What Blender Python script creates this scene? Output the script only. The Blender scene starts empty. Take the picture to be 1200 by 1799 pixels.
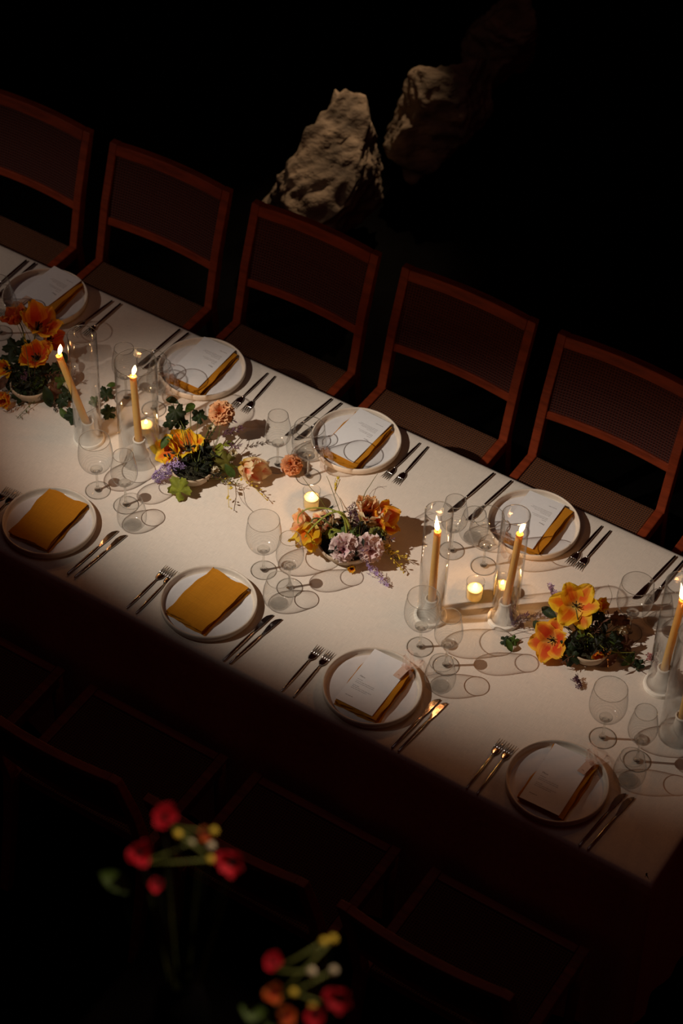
import bpy, bmesh, math, random
from mathutils import Vector, Matrix, noise
SC = bpy.context.scene
COL = SC.collection
PI = math.pi
random.seed(7)

# ---------------------------------------------------------------- camera
cam_data = bpy.data.cameras.new('camera')
cam_data.sensor_fit = 'VERTICAL'
cam_data.sensor_height = 36.0
cam_data.sensor_width = 24.0
cam_data.lens = 4000.0 / 1799.0 * 36.0
cam_data.clip_start = 0.05
cam_data.clip_end = 60
cam_data.dof.use_dof = True
cam_data.dof.focus_distance = 6.35
cam_data.dof.aperture_fstop = 3.2
cam = bpy.data.objects.new('camera', cam_data)
COL.objects.link(cam)
PITCH, ROLL, YAW = 0.79929967, -0.04257788, 2.10661255
fwd = Vector((math.cos(PITCH) * math.cos(YAW), math.cos(PITCH) * math.sin(YAW), -math.sin(PITCH)))
rgt = fwd.cross(Vector((0, 0, 1))).normalized()
dwn = fwd.cross(rgt)
cr, sr = math.cos(ROLL), math.sin(ROLL)
X = rgt * cr + dwn * sr
Y = -(dwn * cr - rgt * sr)
Zc = -fwd
cam.matrix_world = Matrix(((X.x, Y.x, Zc.x, 0.99731964), (X.y, Y.y, Zc.y, -3.27799430),
                           (X.z, Y.z, Zc.z, 5.46738787), (0, 0, 0, 1)))
SC.camera = cam

# ---------------------------------------------------------------- world, lights, exposure
world = bpy.data.worlds.new('night')
SC.world = world
world.use_nodes = True
world.node_tree.nodes['Background'].inputs[0].default_value = (1.0, 0.07, 0.03, 1)
world.node_tree.nodes['Background'].inputs[1].default_value = 0.008
SC.view_settings.view_transform = 'Standard'
SC.view_settings.look = 'None'
SC.view_settings.exposure = 0.0
SC.view_settings.gamma = 1.0
SC.view_settings.use_curve_mapping = False
SC.cycles.max_bounces = 14
SC.cycles.transparent_max_bounces = 40
SC.cycles.glossy_bounces = 6
SC.cycles.transmission_bounces = 10
SC.cycles.diffuse_bounces = 4
SC.cycles.sample_clamp_indirect = 3.0
SC.cycles.caustics_reflective = False
SC.cycles.caustics_refractive = False


def spot(name, loc, aim, watts, size_deg, blend, radius, color):
    d = bpy.data.lights.new(name, 'SPOT')
    d.energy = watts
    d.spot_size = math.radians(size_deg)
    d.spot_blend = blend
    d.shadow_soft_size = radius
    d.color = color
    o = bpy.data.objects.new(name, d)
    COL.objects.link(o)
    o.location = loc
    o.rotation_euler = (Vector(aim) - Vector(loc)).to_track_quat('-Z', 'Y').to_euler()
    return o


# the pin spot over the table, on the near side and left of the picture; its lens throws a long oval along the table
def oval_spot(name, loc, aim, watts, half_long, half_short, turn, color):
    o = spot(name, loc, aim, watts, 2 * math.degrees(half_long), 1.0, 0.012, color)
    d = (Vector(aim) - Vector(loc)).normalized()
    ex = (Vector((1, 0, 0)) - d * d.x).normalized()
    ey = d.cross(ex)
    c, s = math.cos(turn), math.sin(turn)
    ex, ey = c * ex + s * ey, -s * ex + c * ey
    if ex.cross(ey).dot(-d) < 0:
        ey = -ey
    ey = ey * (math.tan(half_short) / math.tan(half_long))
    o.matrix_world = Matrix(((ex.x, ey.x, -d.x, loc[0]), (ex.y, ey.y, -d.y, loc[1]), (ex.z, ey.z, -d.z, loc[2]), (0, 0, 0, 1)))
    return o


oval_spot('table_pin_spot', (-2.44, -0.87, 2.806), (-1.174, 0.689, 0.75), 268, 0.515, 0.230, -0.108, (1.0, 0.885, 0.745))
# its neighbour, farther left along the table: only the soft edge of it reaches the picture
oval_spot('table_pin_spot_left', (-4.85, -0.87, 2.806), (-3.55, 0.80, 0.75), 80, 0.515, 0.24, -0.05, (1.0, 0.80, 0.66))
# an added dim fill from overhead that lifts the near part of the cloth
_wd = bpy.data.lights.new('overhead_fill', 'AREA')
_wd.shape = 'DISK'
_wd.size = 2.5
_wd.energy = 2.6
_wd.color = (1.0, 0.82, 0.80)
_wo = bpy.data.objects.new('overhead_fill', _wd)
COL.objects.link(_wo)
_wo.location = (-1.4, 0.5, 6.2)
# a small downlight behind the rocks at the back, and an added spot that brightens the two vases of flowers
spot('rock_downlight', (-3.3, 4.3, 2.1), (-2.56, 2.58, 0.40), 165, 25, 1.0, 0.02, (1.0, 0.74, 0.50))
spot('vase_fill_spot', (0.5, -1.2, 5.2), (0.06, -1.9, 3.03), 170, 12, 0.8, 0.03, (1.0, 0.75, 0.55))


# ---------------------------------------------------------------- materials
def new_mat(name):
    m = bpy.data.materials.new(name)
    m.use_nodes = True
    nt = m.node_tree
    return m, nt, nt.nodes, nt.links, nt.nodes['Principled BSDF']


def mat(name, color, rough=0.6, metal=0.0, var=0.12, scale=30.0, bump=0.0, bscale=None, spec=0.4, stretch=None, trans=None, coat=0.0):
    """principled surface whose colour is varied by a noise, with an optional noise relief"""
    m, nt, N, L, b = new_mat(name)
    tc = N.new('ShaderNodeTexCoord')
    mp = N.new('ShaderNodeMapping')
    if stretch:
        mp.inputs['Scale'].default_value = stretch
    L.new(tc.outputs['Object'], mp.inputs['Vector'])
    nz = N.new('ShaderNodeTexNoise')
    nz.inputs['Scale'].default_value = scale
    nz.inputs['Detail'].default_value = 4
    L.new(mp.outputs['Vector'], nz.inputs['Vector'])
    r = N.new('ShaderNodeValToRGB')
    r.color_ramp.elements[0].position = 0.3
    r.color_ramp.elements[1].position = 0.72
    r.color_ramp.elements[0].color = tuple(max(0, c * (1 - var)) for c in color) + (1,)
    r.color_ramp.elements[1].color = tuple(min(1, c * (1 + var)) for c in color) + (1,)
    L.new(nz.outputs['Fac'], r.inputs['Fac'])
    L.new(r.outputs['Color'], b.inputs['Base Color'])
    b.inputs['Roughness'].default_value = rough
    b.inputs['Metallic'].default_value = metal
    b.inputs['Specular IOR Level'].default_value = spec
    b.inputs['Coat Weight'].default_value = coat
    if bump:
        n2 = N.new('ShaderNodeTexNoise')
        n2.inputs['Scale'].default_value = bscale or scale * 3
        n2.inputs['Detail'].default_value = 5
        L.new(mp.outputs['Vector'], n2.inputs['Vector'])
        bp = N.new('ShaderNodeBump')
        bp.inputs['Strength'].default_value = bump
        bp.inputs['Distance'].default_value = 0.01
        L.new(n2.outputs['Fac'], bp.inputs['Height'])
        L.new(bp.outputs['Normal'], b.inputs['Normal'])
    if trans:
        t = N.new('ShaderNodeBsdfTranslucent')
        L.new(r.outputs['Color'], t.inputs['Color'])
        mx = N.new('ShaderNodeMixShader')
        mx.inputs['Fac'].default_value = trans
        L.new(b.outputs[0], mx.inputs[1])
        L.new(t.outputs[0], mx.inputs[2])
        L.new(mx.outputs[0], N['Material Output'].inputs['Surface'])
    return m


def linen_mat(name, color, thread=900.0, depth=0.35):
    m, nt, N, L, b = new_mat(name)
    tc = N.new('ShaderNodeTexCoord')
    hs = []
    for k, sc in enumerate(((thread, thread * 0.045, 40), (thread * 0.045, thread, 40))):
        mp = N.new('ShaderNodeMapping')
        mp.inputs['Scale'].default_value = sc
        L.new(tc.outputs['Object'], mp.inputs['Vector'])
        nz = N.new('ShaderNodeTexNoise')
        nz.inputs['Scale'].default_value = 1.0
        nz.inputs['Detail'].default_value = 2
        L.new(mp.outputs['Vector'], nz.inputs['Vector'])
        hs.append(nz)
    ad = N.new('ShaderNodeMath')
    ad.operation = 'ADD'
    L.new(hs[0].outputs['Fac'], ad.inputs[0])
    L.new(hs[1].outputs['Fac'], ad.inputs[1])
    half = N.new('ShaderNodeMath')
    half.operation = 'MULTIPLY'
    half.inputs[1].default_value = 0.5
    L.new(ad.outputs[0], half.inputs[0])
    r = N.new('ShaderNodeValToRGB')
    r.color_ramp.elements[0].position = 0.35
    r.color_ramp.elements[1].position = 0.65
    r.color_ramp.elements[0].color = tuple(c * 0.86 for c in color) + (1,)
    r.color_ramp.elements[1].color = tuple(min(1, c * 1.06) for c in color) + (1,)
    L.new(half.outputs[0], r.inputs['Fac'])
    L.new(r.outputs['Color'], b.inputs['Base Color'])
    b.inputs['Roughness'].default_value = 0.9
    b.inputs['Specular IOR Level'].default_value = 0.15
    bp = N.new('ShaderNodeBump')
    bp.inputs['Strength'].default_value = depth
    bp.inputs['Distance'].default_value = 0.002
    L.new(half.outputs[0], bp.inputs['Height'])
    L.new(bp.outputs['Normal'], b.inputs['Normal'])
    return m


def weave_mat(name, c1, c2, cell, rough=0.7, hole=None):
    """woven cord or cane: two crossing sets of strands"""
    m, nt, N, L, b = new_mat(name)
    tc = N.new('ShaderNodeTexCoord')
    w = []
    for d, rot in (('X', 0.0), ('X', PI / 2)):
        mp = N.new('ShaderNodeMapping')
        mp.inputs['Rotation'].default_value = (0, 0, rot)
        L.new(tc.outputs['UV'], mp.inputs['Vector'])
        wv = N.new('ShaderNodeTexWave')
        wv.inputs['Scale'].default_value = 1.0 / cell
        wv.inputs['Distortion'].default_value = 1.2
        wv.inputs['Detail'].default_value = 1
        L.new(mp.outputs['Vector'], wv.inputs['Vector'])
        w.append(wv)
    mx = N.new('ShaderNodeMath')
    mx.operation = 'MAXIMUM'
    L.new(w[0].outputs['Fac'], mx.inputs[0])
    L.new(w[1].outputs['Fac'], mx.inputs[1])
    r = N.new('ShaderNodeValToRGB')
    r.color_ramp.elements[0].position = 0.35
    r.color_ramp.elements[1].position = 0.85
    r.color_ramp.elements[0].color = c1 + (1,)
    r.color_ramp.elements[1].color = c2 + (1,)
    L.new(mx.outputs[0], r.inputs['Fac'])
    L.new(r.outputs['Color'], b.inputs['Base Color'])
    b.inputs['Roughness'].default_value = rough
    bp = N.new('ShaderNodeBump')
    bp.inputs['Strength'].default_value = 0.8
    bp.inputs['Distance'].default_value = 0.004
    L.new(mx.outputs[0], bp.inputs['Height'])
    L.new(bp.outputs['Normal'], b.inputs['Normal'])
    return m


def glass_mat(name, tint=(0.997, 0.996, 0.993), edge=(0.30, 0.26, 0.22), rings=0.0):
    """thin blown glass: clear face on, darker and mirror-like at grazing angles"""
    m, nt, N, L, b = new_mat(name)
    N.remove(b)
    lw = N.new('ShaderNodeLayerWeight')
    lw.inputs['Blend'].default_value = 0.5
    r = N.new('ShaderNodeValToRGB')
    r.color_ramp.elements[0].position = 0.0
    r.color_ramp.elements[0].color = tint + (1,)
    r.color_ramp.elements[1].position = 1.0
    r.color_ramp.elements[1].color = edge + (1,)
    for p, k in ((0.78, 0.985), (0.93, 0.74)):
        e = r.color_ramp.elements.new(p)
        e.color = tuple(t * k for t in tint) + (1,)
    L.new(lw.outputs['Facing'], r.inputs['Fac'])
    tr = N.new('ShaderNodeBsdfTransparent')
    col = r.outputs['Color']
    if rings:  # bands in the tint imitate the caustic rings of the glass shadows
        tc = N.new('ShaderNodeTexCoord')
        wv = N.new('ShaderNodeTexWave')
        wv.wave_type = 'BANDS'
        wv.bands_direction = 'Z'
        wv.inputs['Scale'].default_value = 55.0
        wv.inputs['Distortion'].default_value = 5.0
        wv.inputs['Detail'].default_value = 2
        wv.inputs['Detail Scale'].default_value = 0.6
        L.new(tc.outputs['Object'], wv.inputs['Vector'])
        mr = N.new('ShaderNodeMapRange')
        mr.inputs['To Min'].default_value = 1.0 - rings
        mr.inputs['To Max'].default_value = 1.0
        L.new(wv.outputs['Fac'], mr.inputs['Value'])
        vm = N.new('ShaderNodeVectorMath')
        vm.operation = 'SCALE'
        L.new(r.outputs['Color'], vm.inputs[0])
        L.new(mr.outputs['Result'], vm.inputs['Scale'])
        col = vm.outputs['Vector']
    L.new(col, tr.inputs['Color'])
    gl = N.new('ShaderNodeBsdfGlossy')
    gl.inputs['Roughness'].default_value = 0.035
    l2 = N.new('ShaderNodeLayerWeight')
    l2.inputs['Blend'].default_value = 0.5
    pw = N.new('ShaderNodeMath')
    pw.operation = 'POWER'
    pw.inputs[1].default_value = 5.0
    L.new(l2.outputs['Facing'], pw.inputs[0])
    fr = N.new('ShaderNodeMath')
    fr.operation = 'MULTIPLY_ADD'
    fr.inputs[1].default_value = 0.75
    fr.inputs[2].default_value = 0.016
    L.new(pw.outputs[0], fr.inputs[0])
    mx = N.new('ShaderNodeMixShader')
    L.new(fr.outputs[0], mx.inputs['Fac'])
    L.new(tr.outputs[0], mx.inputs[1])
    L.new(gl.outputs[0], mx.inputs[2])
    L.new(mx.outputs[0], N['Material Output'].inputs['Surface'])
    return m


def solid_glass(name, clear):
    m, nt, N, L, b = new_mat(name)
    N.remove(b)
    g = N.new('ShaderNodeBsdfGlass')
    g.inputs['IOR'].default_value = 1.48
    g.inputs['Roughness'].default_value = 0.0
    g.inputs['Color'].default_value = (0.97, 0.97, 0.95, 1)
    t = N.new('ShaderNodeBsdfTransparent')
    mx = N.new('ShaderNodeMixShader')
    mx.inputs['Fac'].default_value = clear
    L.new(g.outputs[0], mx.inputs[1])
    L.new(t.outputs[0], mx.inputs[2])
    L.new(mx.outputs[0], N['Material Output'].inputs['Surface'])
    return m


def real_glass(name):
    m, nt, N, L, b = new_mat(name)
    N.remove(b)
    g = N.new('ShaderNodeBsdfGlass')
    g.inputs['IOR'].default_value = 1.47
    g.inputs['Roughness'].default_value = 0.0
    g.inputs['Color'].default_value = (0.985, 0.985, 0.975, 1)
    L.new(g.outputs[0], N['Material Output'].inputs['Surface'])
    return m


def flame_mat():
    m, nt, N, L, b = new_mat('flame')
    N.remove(b)
    tc = N.new('ShaderNodeTexCoord')
    sp = N.new('ShaderNodeSeparateXYZ')
    L.new(tc.outputs['Generated'], sp.inputs[0])
    r = N.new('ShaderNodeValToRGB')
    r.color_ramp.elements[0].color = (1.0, 0.42, 0.10, 1)
    r.color_ramp.elements[1].color = (1.0, 0.62, 0.26, 1)
    r.color_ramp.elements[1].position = 0.5
    L.new(sp.outputs['Z'], r.inputs['Fac'])
    e = N.new('ShaderNodeEmission')
    e.inputs['Strength'].default_value = 9.0
    L.new(r.outputs['Color'], e.inputs['Color'])
    t = N.new('ShaderNodeBsdfTransparent')
    a = N.new('ShaderNodeAddShader')
    L.new(e.outputs[0], a.inputs[0])
    L.new(t.outputs[0], a.inputs[1])
    L.new(a.outputs[0], N['Material Output'].inputs['Surface'])
    return m


def petal_mat(name, base, mid, flame, edge, fw=0.55, trans=0.35):
    """petal coloured along its length (v) and across (u): base blotch, flame up the middle, edge"""
    m, nt, N, L, b = new_mat(name)
    tc = N.new('ShaderNodeTexCoord')
    sp = N.new('ShaderNodeSeparateXYZ')
    L.new(tc.outputs['UV'], sp.inputs[0])
    nz = N.new('ShaderNodeTexNoise')
    nz.inputs['Scale'].default_value = 1.0
    nz.inputs['Detail'].default_value = 4
    mp = N.new('ShaderNodeMapping')
    mp.inputs['Scale'].default_value = (14, 3.0, 1)
    oi = N.new('ShaderNodeObjectInfo')
    L.new(tc.outputs['UV'], mp.inputs['Vector'])
    cmb = N.new('ShaderNodeCombineXYZ')
    ml = N.new('ShaderNodeMath')
    ml.operation = 'MULTIPLY'
    ml.inputs[1].default_value = 40
    L.new(oi.outputs['Random'], ml.inputs[0])
    L.new(ml.outputs[0], cmb.inputs['Z'])
    L.new(cmb.outputs[0], mp.inputs['Location'])
    L.new(mp.outputs['Vector'], nz.inputs['Vector'])
    # distance from the mid line 0..1
    a = N.new('ShaderNodeMath'); a.operation = 'SUBTRACT'; a.inputs[1].default_value = 0.5
    L.new(sp.outputs['X'], a.inputs[0])
    ab = N.new('ShaderNodeMath'); ab.operation = 'ABSOLUTE'
    L.new(a.outputs[0], ab.inputs[0])
    d2 = N.new('ShaderNodeMath'); d2.operation = 'MULTIPLY_ADD'; d2.inputs[1].default_value = 2.0
    L.new(ab.outputs[0], d2.inputs[0])
    nn = N.new('ShaderNodeMath'); nn.operation = 'MULTIPLY_ADD'; nn.inputs[1].default_value = 0.9; nn.inputs[2].default_value = -0.45
    L.new(nz.outputs['Fac'], nn.inputs[0])
    L.new(nn.outputs[0], d2.inputs[2])
    f = N.new('ShaderNodeMapRange')
    f.inputs['From Min'].default_value = fw - 0.25
    f.inputs['From Max'].default_value = fw + 0.25
    f.inputs['To Min'].default_value = 1.0
    f.inputs['To Max'].default_value = 0.0
    L.new(d2.outputs[0], f.inputs['Value'])
    rv = N.new('ShaderNodeValToRGB')          # fade of the flame along the length
    rv.color_ramp.elements[0].position = 0.08
    rv.color_ramp.elements[0].color = (0, 0, 0, 1)
    rv.color_ramp.elements[1].position = 1.0
    rv.color_ramp.elements[1].color = (0.15, 0.15, 0.15, 1)
    for p, v in ((0.35, 1.0), (0.75, 0.85)):
        q = rv.color_ramp.elements.new(p)
        q.color = (v, v, v, 1)
    L.new(sp.outputs['Y'], rv.inputs['Fac'])
    ff = N.new('ShaderNodeMath'); ff.operation = 'MULTIPLY'
    L.new(f.outputs['Result'], ff.inputs[0])
    L.new(rv.outputs['Color'], ff.inputs[1])
    rb = N.new('ShaderNodeValToRGB')
    rb.color_ramp.elements[0].color = base + (1,)
    rb.color_ramp.elements[0].position = 0.05
    rb.color_ramp.elements[1].color = edge + (1,)
    rb.color_ramp.elements[1].position = 0.95
    q = rb.color_ramp.elements.new(0.35)
    q.color = mid + (1,)
    L.new(sp.outputs['Y'], rb.inputs['Fac'])
    mx = N.new('ShaderNodeMixRGB')
    L.new(ff.outputs[0], mx.inputs['Fac'])
    L.new(rb.outputs['Color'], mx.inputs['Color1'])
    mx.inputs['Color2'].default_value = flame + (1,)
    L.new(mx.outputs['Color'], b.inputs['Base Color'])
    b.inputs['Roughness'].default_value = 0.55
    b.inputs['Specular IOR Level'].default_value = 0.25
    wv = N.new('ShaderNodeTexWave')
    wv.bands_direction = 'X'
    wv.inputs['Scale'].default_value = 7
    wv.inputs['Distortion'].default_value = 2
    L.new(tc.outputs['UV'], wv.inputs['Vector'])
    bp = N.new('ShaderNodeBump')
    bp.inputs['Strength'].default_value = 0.25
    bp.inputs['Distance'].default_value = 0.002
    L.new(wv.outputs['Fac'], bp.inputs['Height'])
    L.new(bp.outputs['Normal'], b.inputs['Normal'])
    t = N.new('ShaderNodeBsdfTranslucent')
    L.new(mx.outputs['Color'], t.inputs['Color'])
    ms = N.new('ShaderNodeMixShader')
    ms.inputs['Fac'].default_value = trans
    L.new(b.outputs[0], ms.inputs[1])
    L.new(t.outputs[0], ms.inputs[2])
    L.new(ms.outputs[0], N['Material Output'].inputs['Surface'])
    return m


def chiffon_mat(name, color, alpha):
    m, nt, N, L, b = new_mat(name)
    tc = N.new('ShaderNodeTexCoord')
    nz = N.new('ShaderNodeTexNoise')
    nz.inputs['Scale'].default_value = 90
    L.new(tc.outputs['Object'], nz.inputs['Vector'])
    mr = N.new('ShaderNodeMapRange')
    mr.inputs['To Min'].default_value = alpha - 0.12
    mr.inputs['To Max'].default_value = alpha + 0.12
    L.new(nz.outputs['Fac'], mr.inputs['Value'])
    b.inputs['Base Color'].default_value = color + (1,)
    b.inputs['Roughness'].default_value = 0.7
    t = N.new('ShaderNodeBsdfTransparent')
    mx = N.new('ShaderNodeMixShader')
    L.new(mr.outputs['Result'], mx.inputs['Fac'])
    L.new(t.outputs[0], mx.inputs[1])
    L.new(b.outputs[0], mx.inputs[2])
    L.new(mx.outputs[0], N['Material Output'].inputs['Surface'])
    return m


M = {}
M['cloth'] = linen_mat('tablecloth_linen', (0.74, 0.66, 0.58))
M['napkin'] = linen_mat('napkin_gauze', (0.54, 0.215, 0.014), 700.0, 0.5)
M['glaze'] = mat('plate_glaze', (0.74, 0.71, 0.71), 0.4, var=0.04, scale=50, coat=0.15)
M['plate'] = mat('stoneware', (0.70, 0.61, 0.51), 0.45, var=0.05, scale=60, bump=0.06, bscale=220, coat=0.15)
M['paper'] = mat('card_paper', (0.80, 0.79, 0.80), 0.8, var=0.02, scale=80, bump=0.05, bscale=400, spec=0.2)
M['ink'] = mat('print_ink', (0.20, 0.16, 0.16), 0.8, var=0.1)
M['tag'] = mat('tag_paper', (0.70, 0.50, 0.40), 0.8, var=0.04, scale=100, spec=0.2)
M['tag_ink'] = mat('tag_ink', (0.50, 0.24, 0.12), 0.8, var=0.1)
M['ribbon'] = chiffon_mat('chiffon', (0.78, 0.50, 0.38), 0.30)
M['steel'] = mat('polished_steel', (0.50, 0.46, 0.44), 0.16, 1.0, var=0.05, scale=200)
M['glass'] = glass_mat('thin_glass', rings=0.045)
M['cyl_glass'] = glass_mat('cylinder_glass', edge=(0.40, 0.34, 0.26), rings=0.03)
M['stem_glass'] = solid_glass('stem_glass', 0.36)
M['lens_glass'] = solid_glass('lens_glass', 0.8)
M['rim_glass'] = solid_glass('rim_glass', 0.15)
M['flame'] = flame_mat()
M['wax'] = mat('taper_wax', (0.90, 0.60, 0.19), 0.4, var=0.03, scale=60, trans=0.4)
M['votive_wax'] = mat('votive_wax', (0.95, 0.84, 0.50), 0.5, var=0.03, trans=0.6)
M['wick'] = mat('wick', (0.03, 0.02, 0.015), 0.9)
M['ceramic'] = mat('white_ceramic', (0.84, 0.78, 0.69), 0.55, var=0.06, scale=40, bump=0.08, bscale=160)
M['bowl'] = mat('bowl_ceramic', (0.50, 0.38, 0.26), 0.6, var=0.10, scale=50, bump=0.1, bscale=200)
M['teak'] = mat('red_wood', (0.27, 0.040, 0.010), 0.5, var=0.3, scale=9, bump=0.12, bscale=40, stretch=(1, 6, 6))
M['cane'] = weave_mat('woven_cane', (0.03, 0.004, 0.002), (0.10, 0.018, 0.010), 0.030)
M['cord'] = weave_mat('woven_seat_cord', (0.05, 0.013, 0.004), (0.165, 0.053, 0.014), 0.026)
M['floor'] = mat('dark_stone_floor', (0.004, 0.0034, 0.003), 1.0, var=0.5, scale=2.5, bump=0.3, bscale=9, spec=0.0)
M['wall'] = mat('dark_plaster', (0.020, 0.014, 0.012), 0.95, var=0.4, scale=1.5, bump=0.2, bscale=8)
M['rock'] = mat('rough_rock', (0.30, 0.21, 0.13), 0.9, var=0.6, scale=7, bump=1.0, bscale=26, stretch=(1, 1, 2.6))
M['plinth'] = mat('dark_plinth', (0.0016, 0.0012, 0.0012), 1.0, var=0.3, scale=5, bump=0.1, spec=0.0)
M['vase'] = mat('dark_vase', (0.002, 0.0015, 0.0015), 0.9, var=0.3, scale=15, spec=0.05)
M['soil'] = mat('dark_moss', (0.030, 0.026, 0.012), 0.95, var=0.6, scale=120, bump=0.6, bscale=200)
for nm, c in (('dark', (0.016, 0.030, 0.008)), ('mid', (0.060, 0.105, 0.016)), ('bright', (0.21, 0.23, 0.022)), ('olive', (0.13, 0.115, 0.016)),
              ('brown', (0.13, 0.055, 0.030)), ('lime', (0.36, 0.38, 0.06)), ('green', (0.12, 0.14, 0.03)), ('plum', (0.13, 0.055, 0.085)),
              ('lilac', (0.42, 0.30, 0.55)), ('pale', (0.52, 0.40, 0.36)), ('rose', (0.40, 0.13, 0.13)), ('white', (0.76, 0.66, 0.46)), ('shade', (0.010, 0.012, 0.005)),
              ('yellow', (0.68, 0.50, 0.06)), ('orange', (0.72, 0.28, 0.06)), ('stamen', (0.02, 0.012, 0.015)),
              ('red', (0.55, 0.012, 0.02)), ('pinkred', (0.75, 0.02, 0.07))):
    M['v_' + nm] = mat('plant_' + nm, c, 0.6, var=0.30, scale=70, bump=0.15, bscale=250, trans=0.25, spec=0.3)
P = {
    'yellow': petal_mat('petal_yellow', (0.86, 0.74, 0.22), (0.90, 0.50, 0.02), (0.78, 0.13, 0.012), (0.92, 0.66, 0.03), 0.42),
    'orange': petal_mat('petal_orange', (0.82, 0.60, 0.15), (0.88, 0.34, 0.03), (0.66, 0.055, 0.015), (0.92, 0.56, 0.03), 0.58),
    'red': petal_mat('petal_red', (0.75, 0.40, 0.10), (0.72, 0.16, 0.03), (0.60, 0.06, 0.02), (0.78, 0.26, 0.04), 0.7),
    'cream': petal_mat('petal_cream', (0.80, 0.60, 0.12), (0.86, 0.64, 0.36), (0.66, 0.09, 0.03), (0.88, 0.74, 0.48), 0.30),
    'peach': petal_mat('petal_peach', (0.85, 0.62, 0.20), (0.84, 0.48, 0.22), (0.76, 0.22, 0.06), (0.85, 0.56, 0.28), 0.45),
    'white': petal_mat('petal_white', (0.70, 0.60, 0.22), (0.80, 0.72, 0.50), (0.75, 0.55, 0.25), (0.82, 0.74, 0.58), 0.2),
    'scarlet': petal_mat('petal_scarlet', (0.20, 0.02, 0.02), (0.62, 0.015, 0.03), (0.50, 0.01, 0.02), (0.75, 0.03, 0.06), 0.5),
}
CARN = {
    'peach': petal_mat('carnation_peach', (0.65, 0.25, 0.06), (0.76, 0.32, 0.11), (0.72, 0.22, 0.07), (0.84, 0.50, 0.26), 0.3, 0.25),
    'rust': petal_mat('carnation_rust', (0.55, 0.18, 0.05), (0.62, 0.22, 0.08), (0.55, 0.15, 0.05), (0.72, 0.34, 0.16), 0.3, 0.25),
    'pink': petal_mat('carnation_pink', (0.48, 0.22, 0.24), (0.70, 0.45, 0.47), (0.62, 0.34, 0.40), (0.82, 0.66, 0.62), 0.25, 0.25),
    'green': petal_mat('carnation_green', (0.10, 0.10, 0.02), (0.16, 0.20, 0.03), (0.12, 0.14, 0.02), (0.30, 0.28, 0.07), 0.3, 0.2),
}


# ---------------------------------------------------------------- mesh helpers
class MB:
    def __init__(self):
        self.v, self.f, self.uv = [], [], []

    def add(self, V, F, UV=None, mtx=None):
        o = len(self.v)
        for p in V:
            p = Vector(p)
            self.v.append(tuple(mtx @ p) if mtx else tuple(p))
        for f in F:
            self.f.append(tuple(i + o for i in f))
        self.uv += (UV if UV else [(0.5, 0.5)] * len(V))
        return self

    def lathe(self, prof, n=40, mtx=None, close=False):
        V, F = [], []
        k = len(prof)
        for i in range(n):
            a = 2 * PI * i / n
            for r, z in prof:
                V.append((r * math.cos(a), r * math.sin(a), z))
        for i in range(n):
            j = (i + 1) % n
            for q in range(k if close else k - 1):
                q2 = (q + 1) % k
                F.append((i * k + q, j * k + q, j * k + q2, i * k + q2))
        return self.add(V, F, None, mtx)

    def tube(self, pts, rad, n=6, mtx=None, cap=True, flat=1.0):
        pts = [Vector(p) for p in pts]
        V, F = [], []
        up = Vector((0, 0, 1))
        for i, p in enumerate(pts):
            t = (pts[min(i + 1, len(pts) - 1)] - pts[max(i - 1, 0)])
            if t.length < 1e-9:
                t = Vector((0, 0, 1))
            t.normalize()
            a = t.cross(up if abs(t.z) < 0.95 else Vector((0, 1, 0))).normalized()
            b = a.cross(t)
            r = rad[i] if isinstance(rad, (list, tuple)) else rad
            for k in range(n):
                q = 2 * PI * k / n
                V.append(p + a * math.cos(q) * r + b * math.sin(q) * r * flat)
        for i in range(len(pts) - 1):
            for k in range(n):
                k2 = (k + 1) % n
                F.append((i * n + k, i * n + k2, (i + 1) * n + k2, (i + 1) * n + k))
        if cap:
            F.append(tuple(range(n))[::-1])
            F.append(tuple((len(pts) - 1) * n + k for k in range(n)))
        return self.add(V, F, None, mtx)

    def box(self, c, s, mtx=None, uvs=False):
        x, y, z = c
        a, b, d = s[0] / 2, s[1] / 2, s[2] / 2
        V = [(x + i * a, y + j * b, z + k * d) for i in (-1, 1) for j in (-1, 1) for k in (-1, 1)]
        F = [(0, 1, 3, 2), (4, 6, 7, 5), (0, 4, 5, 1), (2, 3, 7, 6), (0, 2, 6, 4), (1, 5, 7, 3)]
        return self.add(V, F, None, mtx)

    def grid(self, fn, nu, nv, mtx=None, uvscale=None):
        V, F, UV = [], [], []
        for j in range(nv + 1):
            for i in range(nu + 1):
                u, v = i / nu, j / nv
                V.append(fn(u, v))
                UV.append((u, v) if not uvscale else (u * uvscale[0], v * uvscale[1]))
        w = nu + 1
        for j in range(nv):
            for i in range(nu):
                F.append((j * w + i, j * w + i + 1, (j + 1) * w + i + 1, (j + 1) * w + i))
        return self.add(V, F, UV, mtx)

    def mesh(self, name, material, smooth=True, bevel=0.0, recalc=True):
        me = bpy.data.meshes.new(name)
        me.from_pydata([tuple(p) for p in self.v], [], self.f)
        uvl = me.uv_layers.new(name='UVMap')
        for lp in me.loops:
            uvl.data[lp.index].uv = self.uv[lp.vertex_index]
        if recalc or bevel:
            bm = bmesh.new()
            bm.from_mesh(me)
            if bevel:
                bmesh.ops.bevel(bm, geom=bm.edges[:], offset=bevel, segments=2, affect='EDGES', profile=0.6)
            if recalc:
                bmesh.ops.recalc_face_normals(bm, faces=bm.faces[:])
            bm.to_mesh(me)
            bm.free()
        if smooth:
            for p in me.polygons:
                p.use_smooth = True
        me.materials.append(material)
        return me


def link(name, me, parent=None, mtx=None):
    o = bpy.data.objects.new(name, me)
    COL.objects.link(o)
    if parent is not None:
        o.parent = parent
    if mtx is not None:
        o.matrix_basis = mtx
    return o


def tag(o, label, cat, group=None):
    o['label'] = label
    o['category'] = cat
    if group:
        o['group'] = group
    return o


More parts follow.
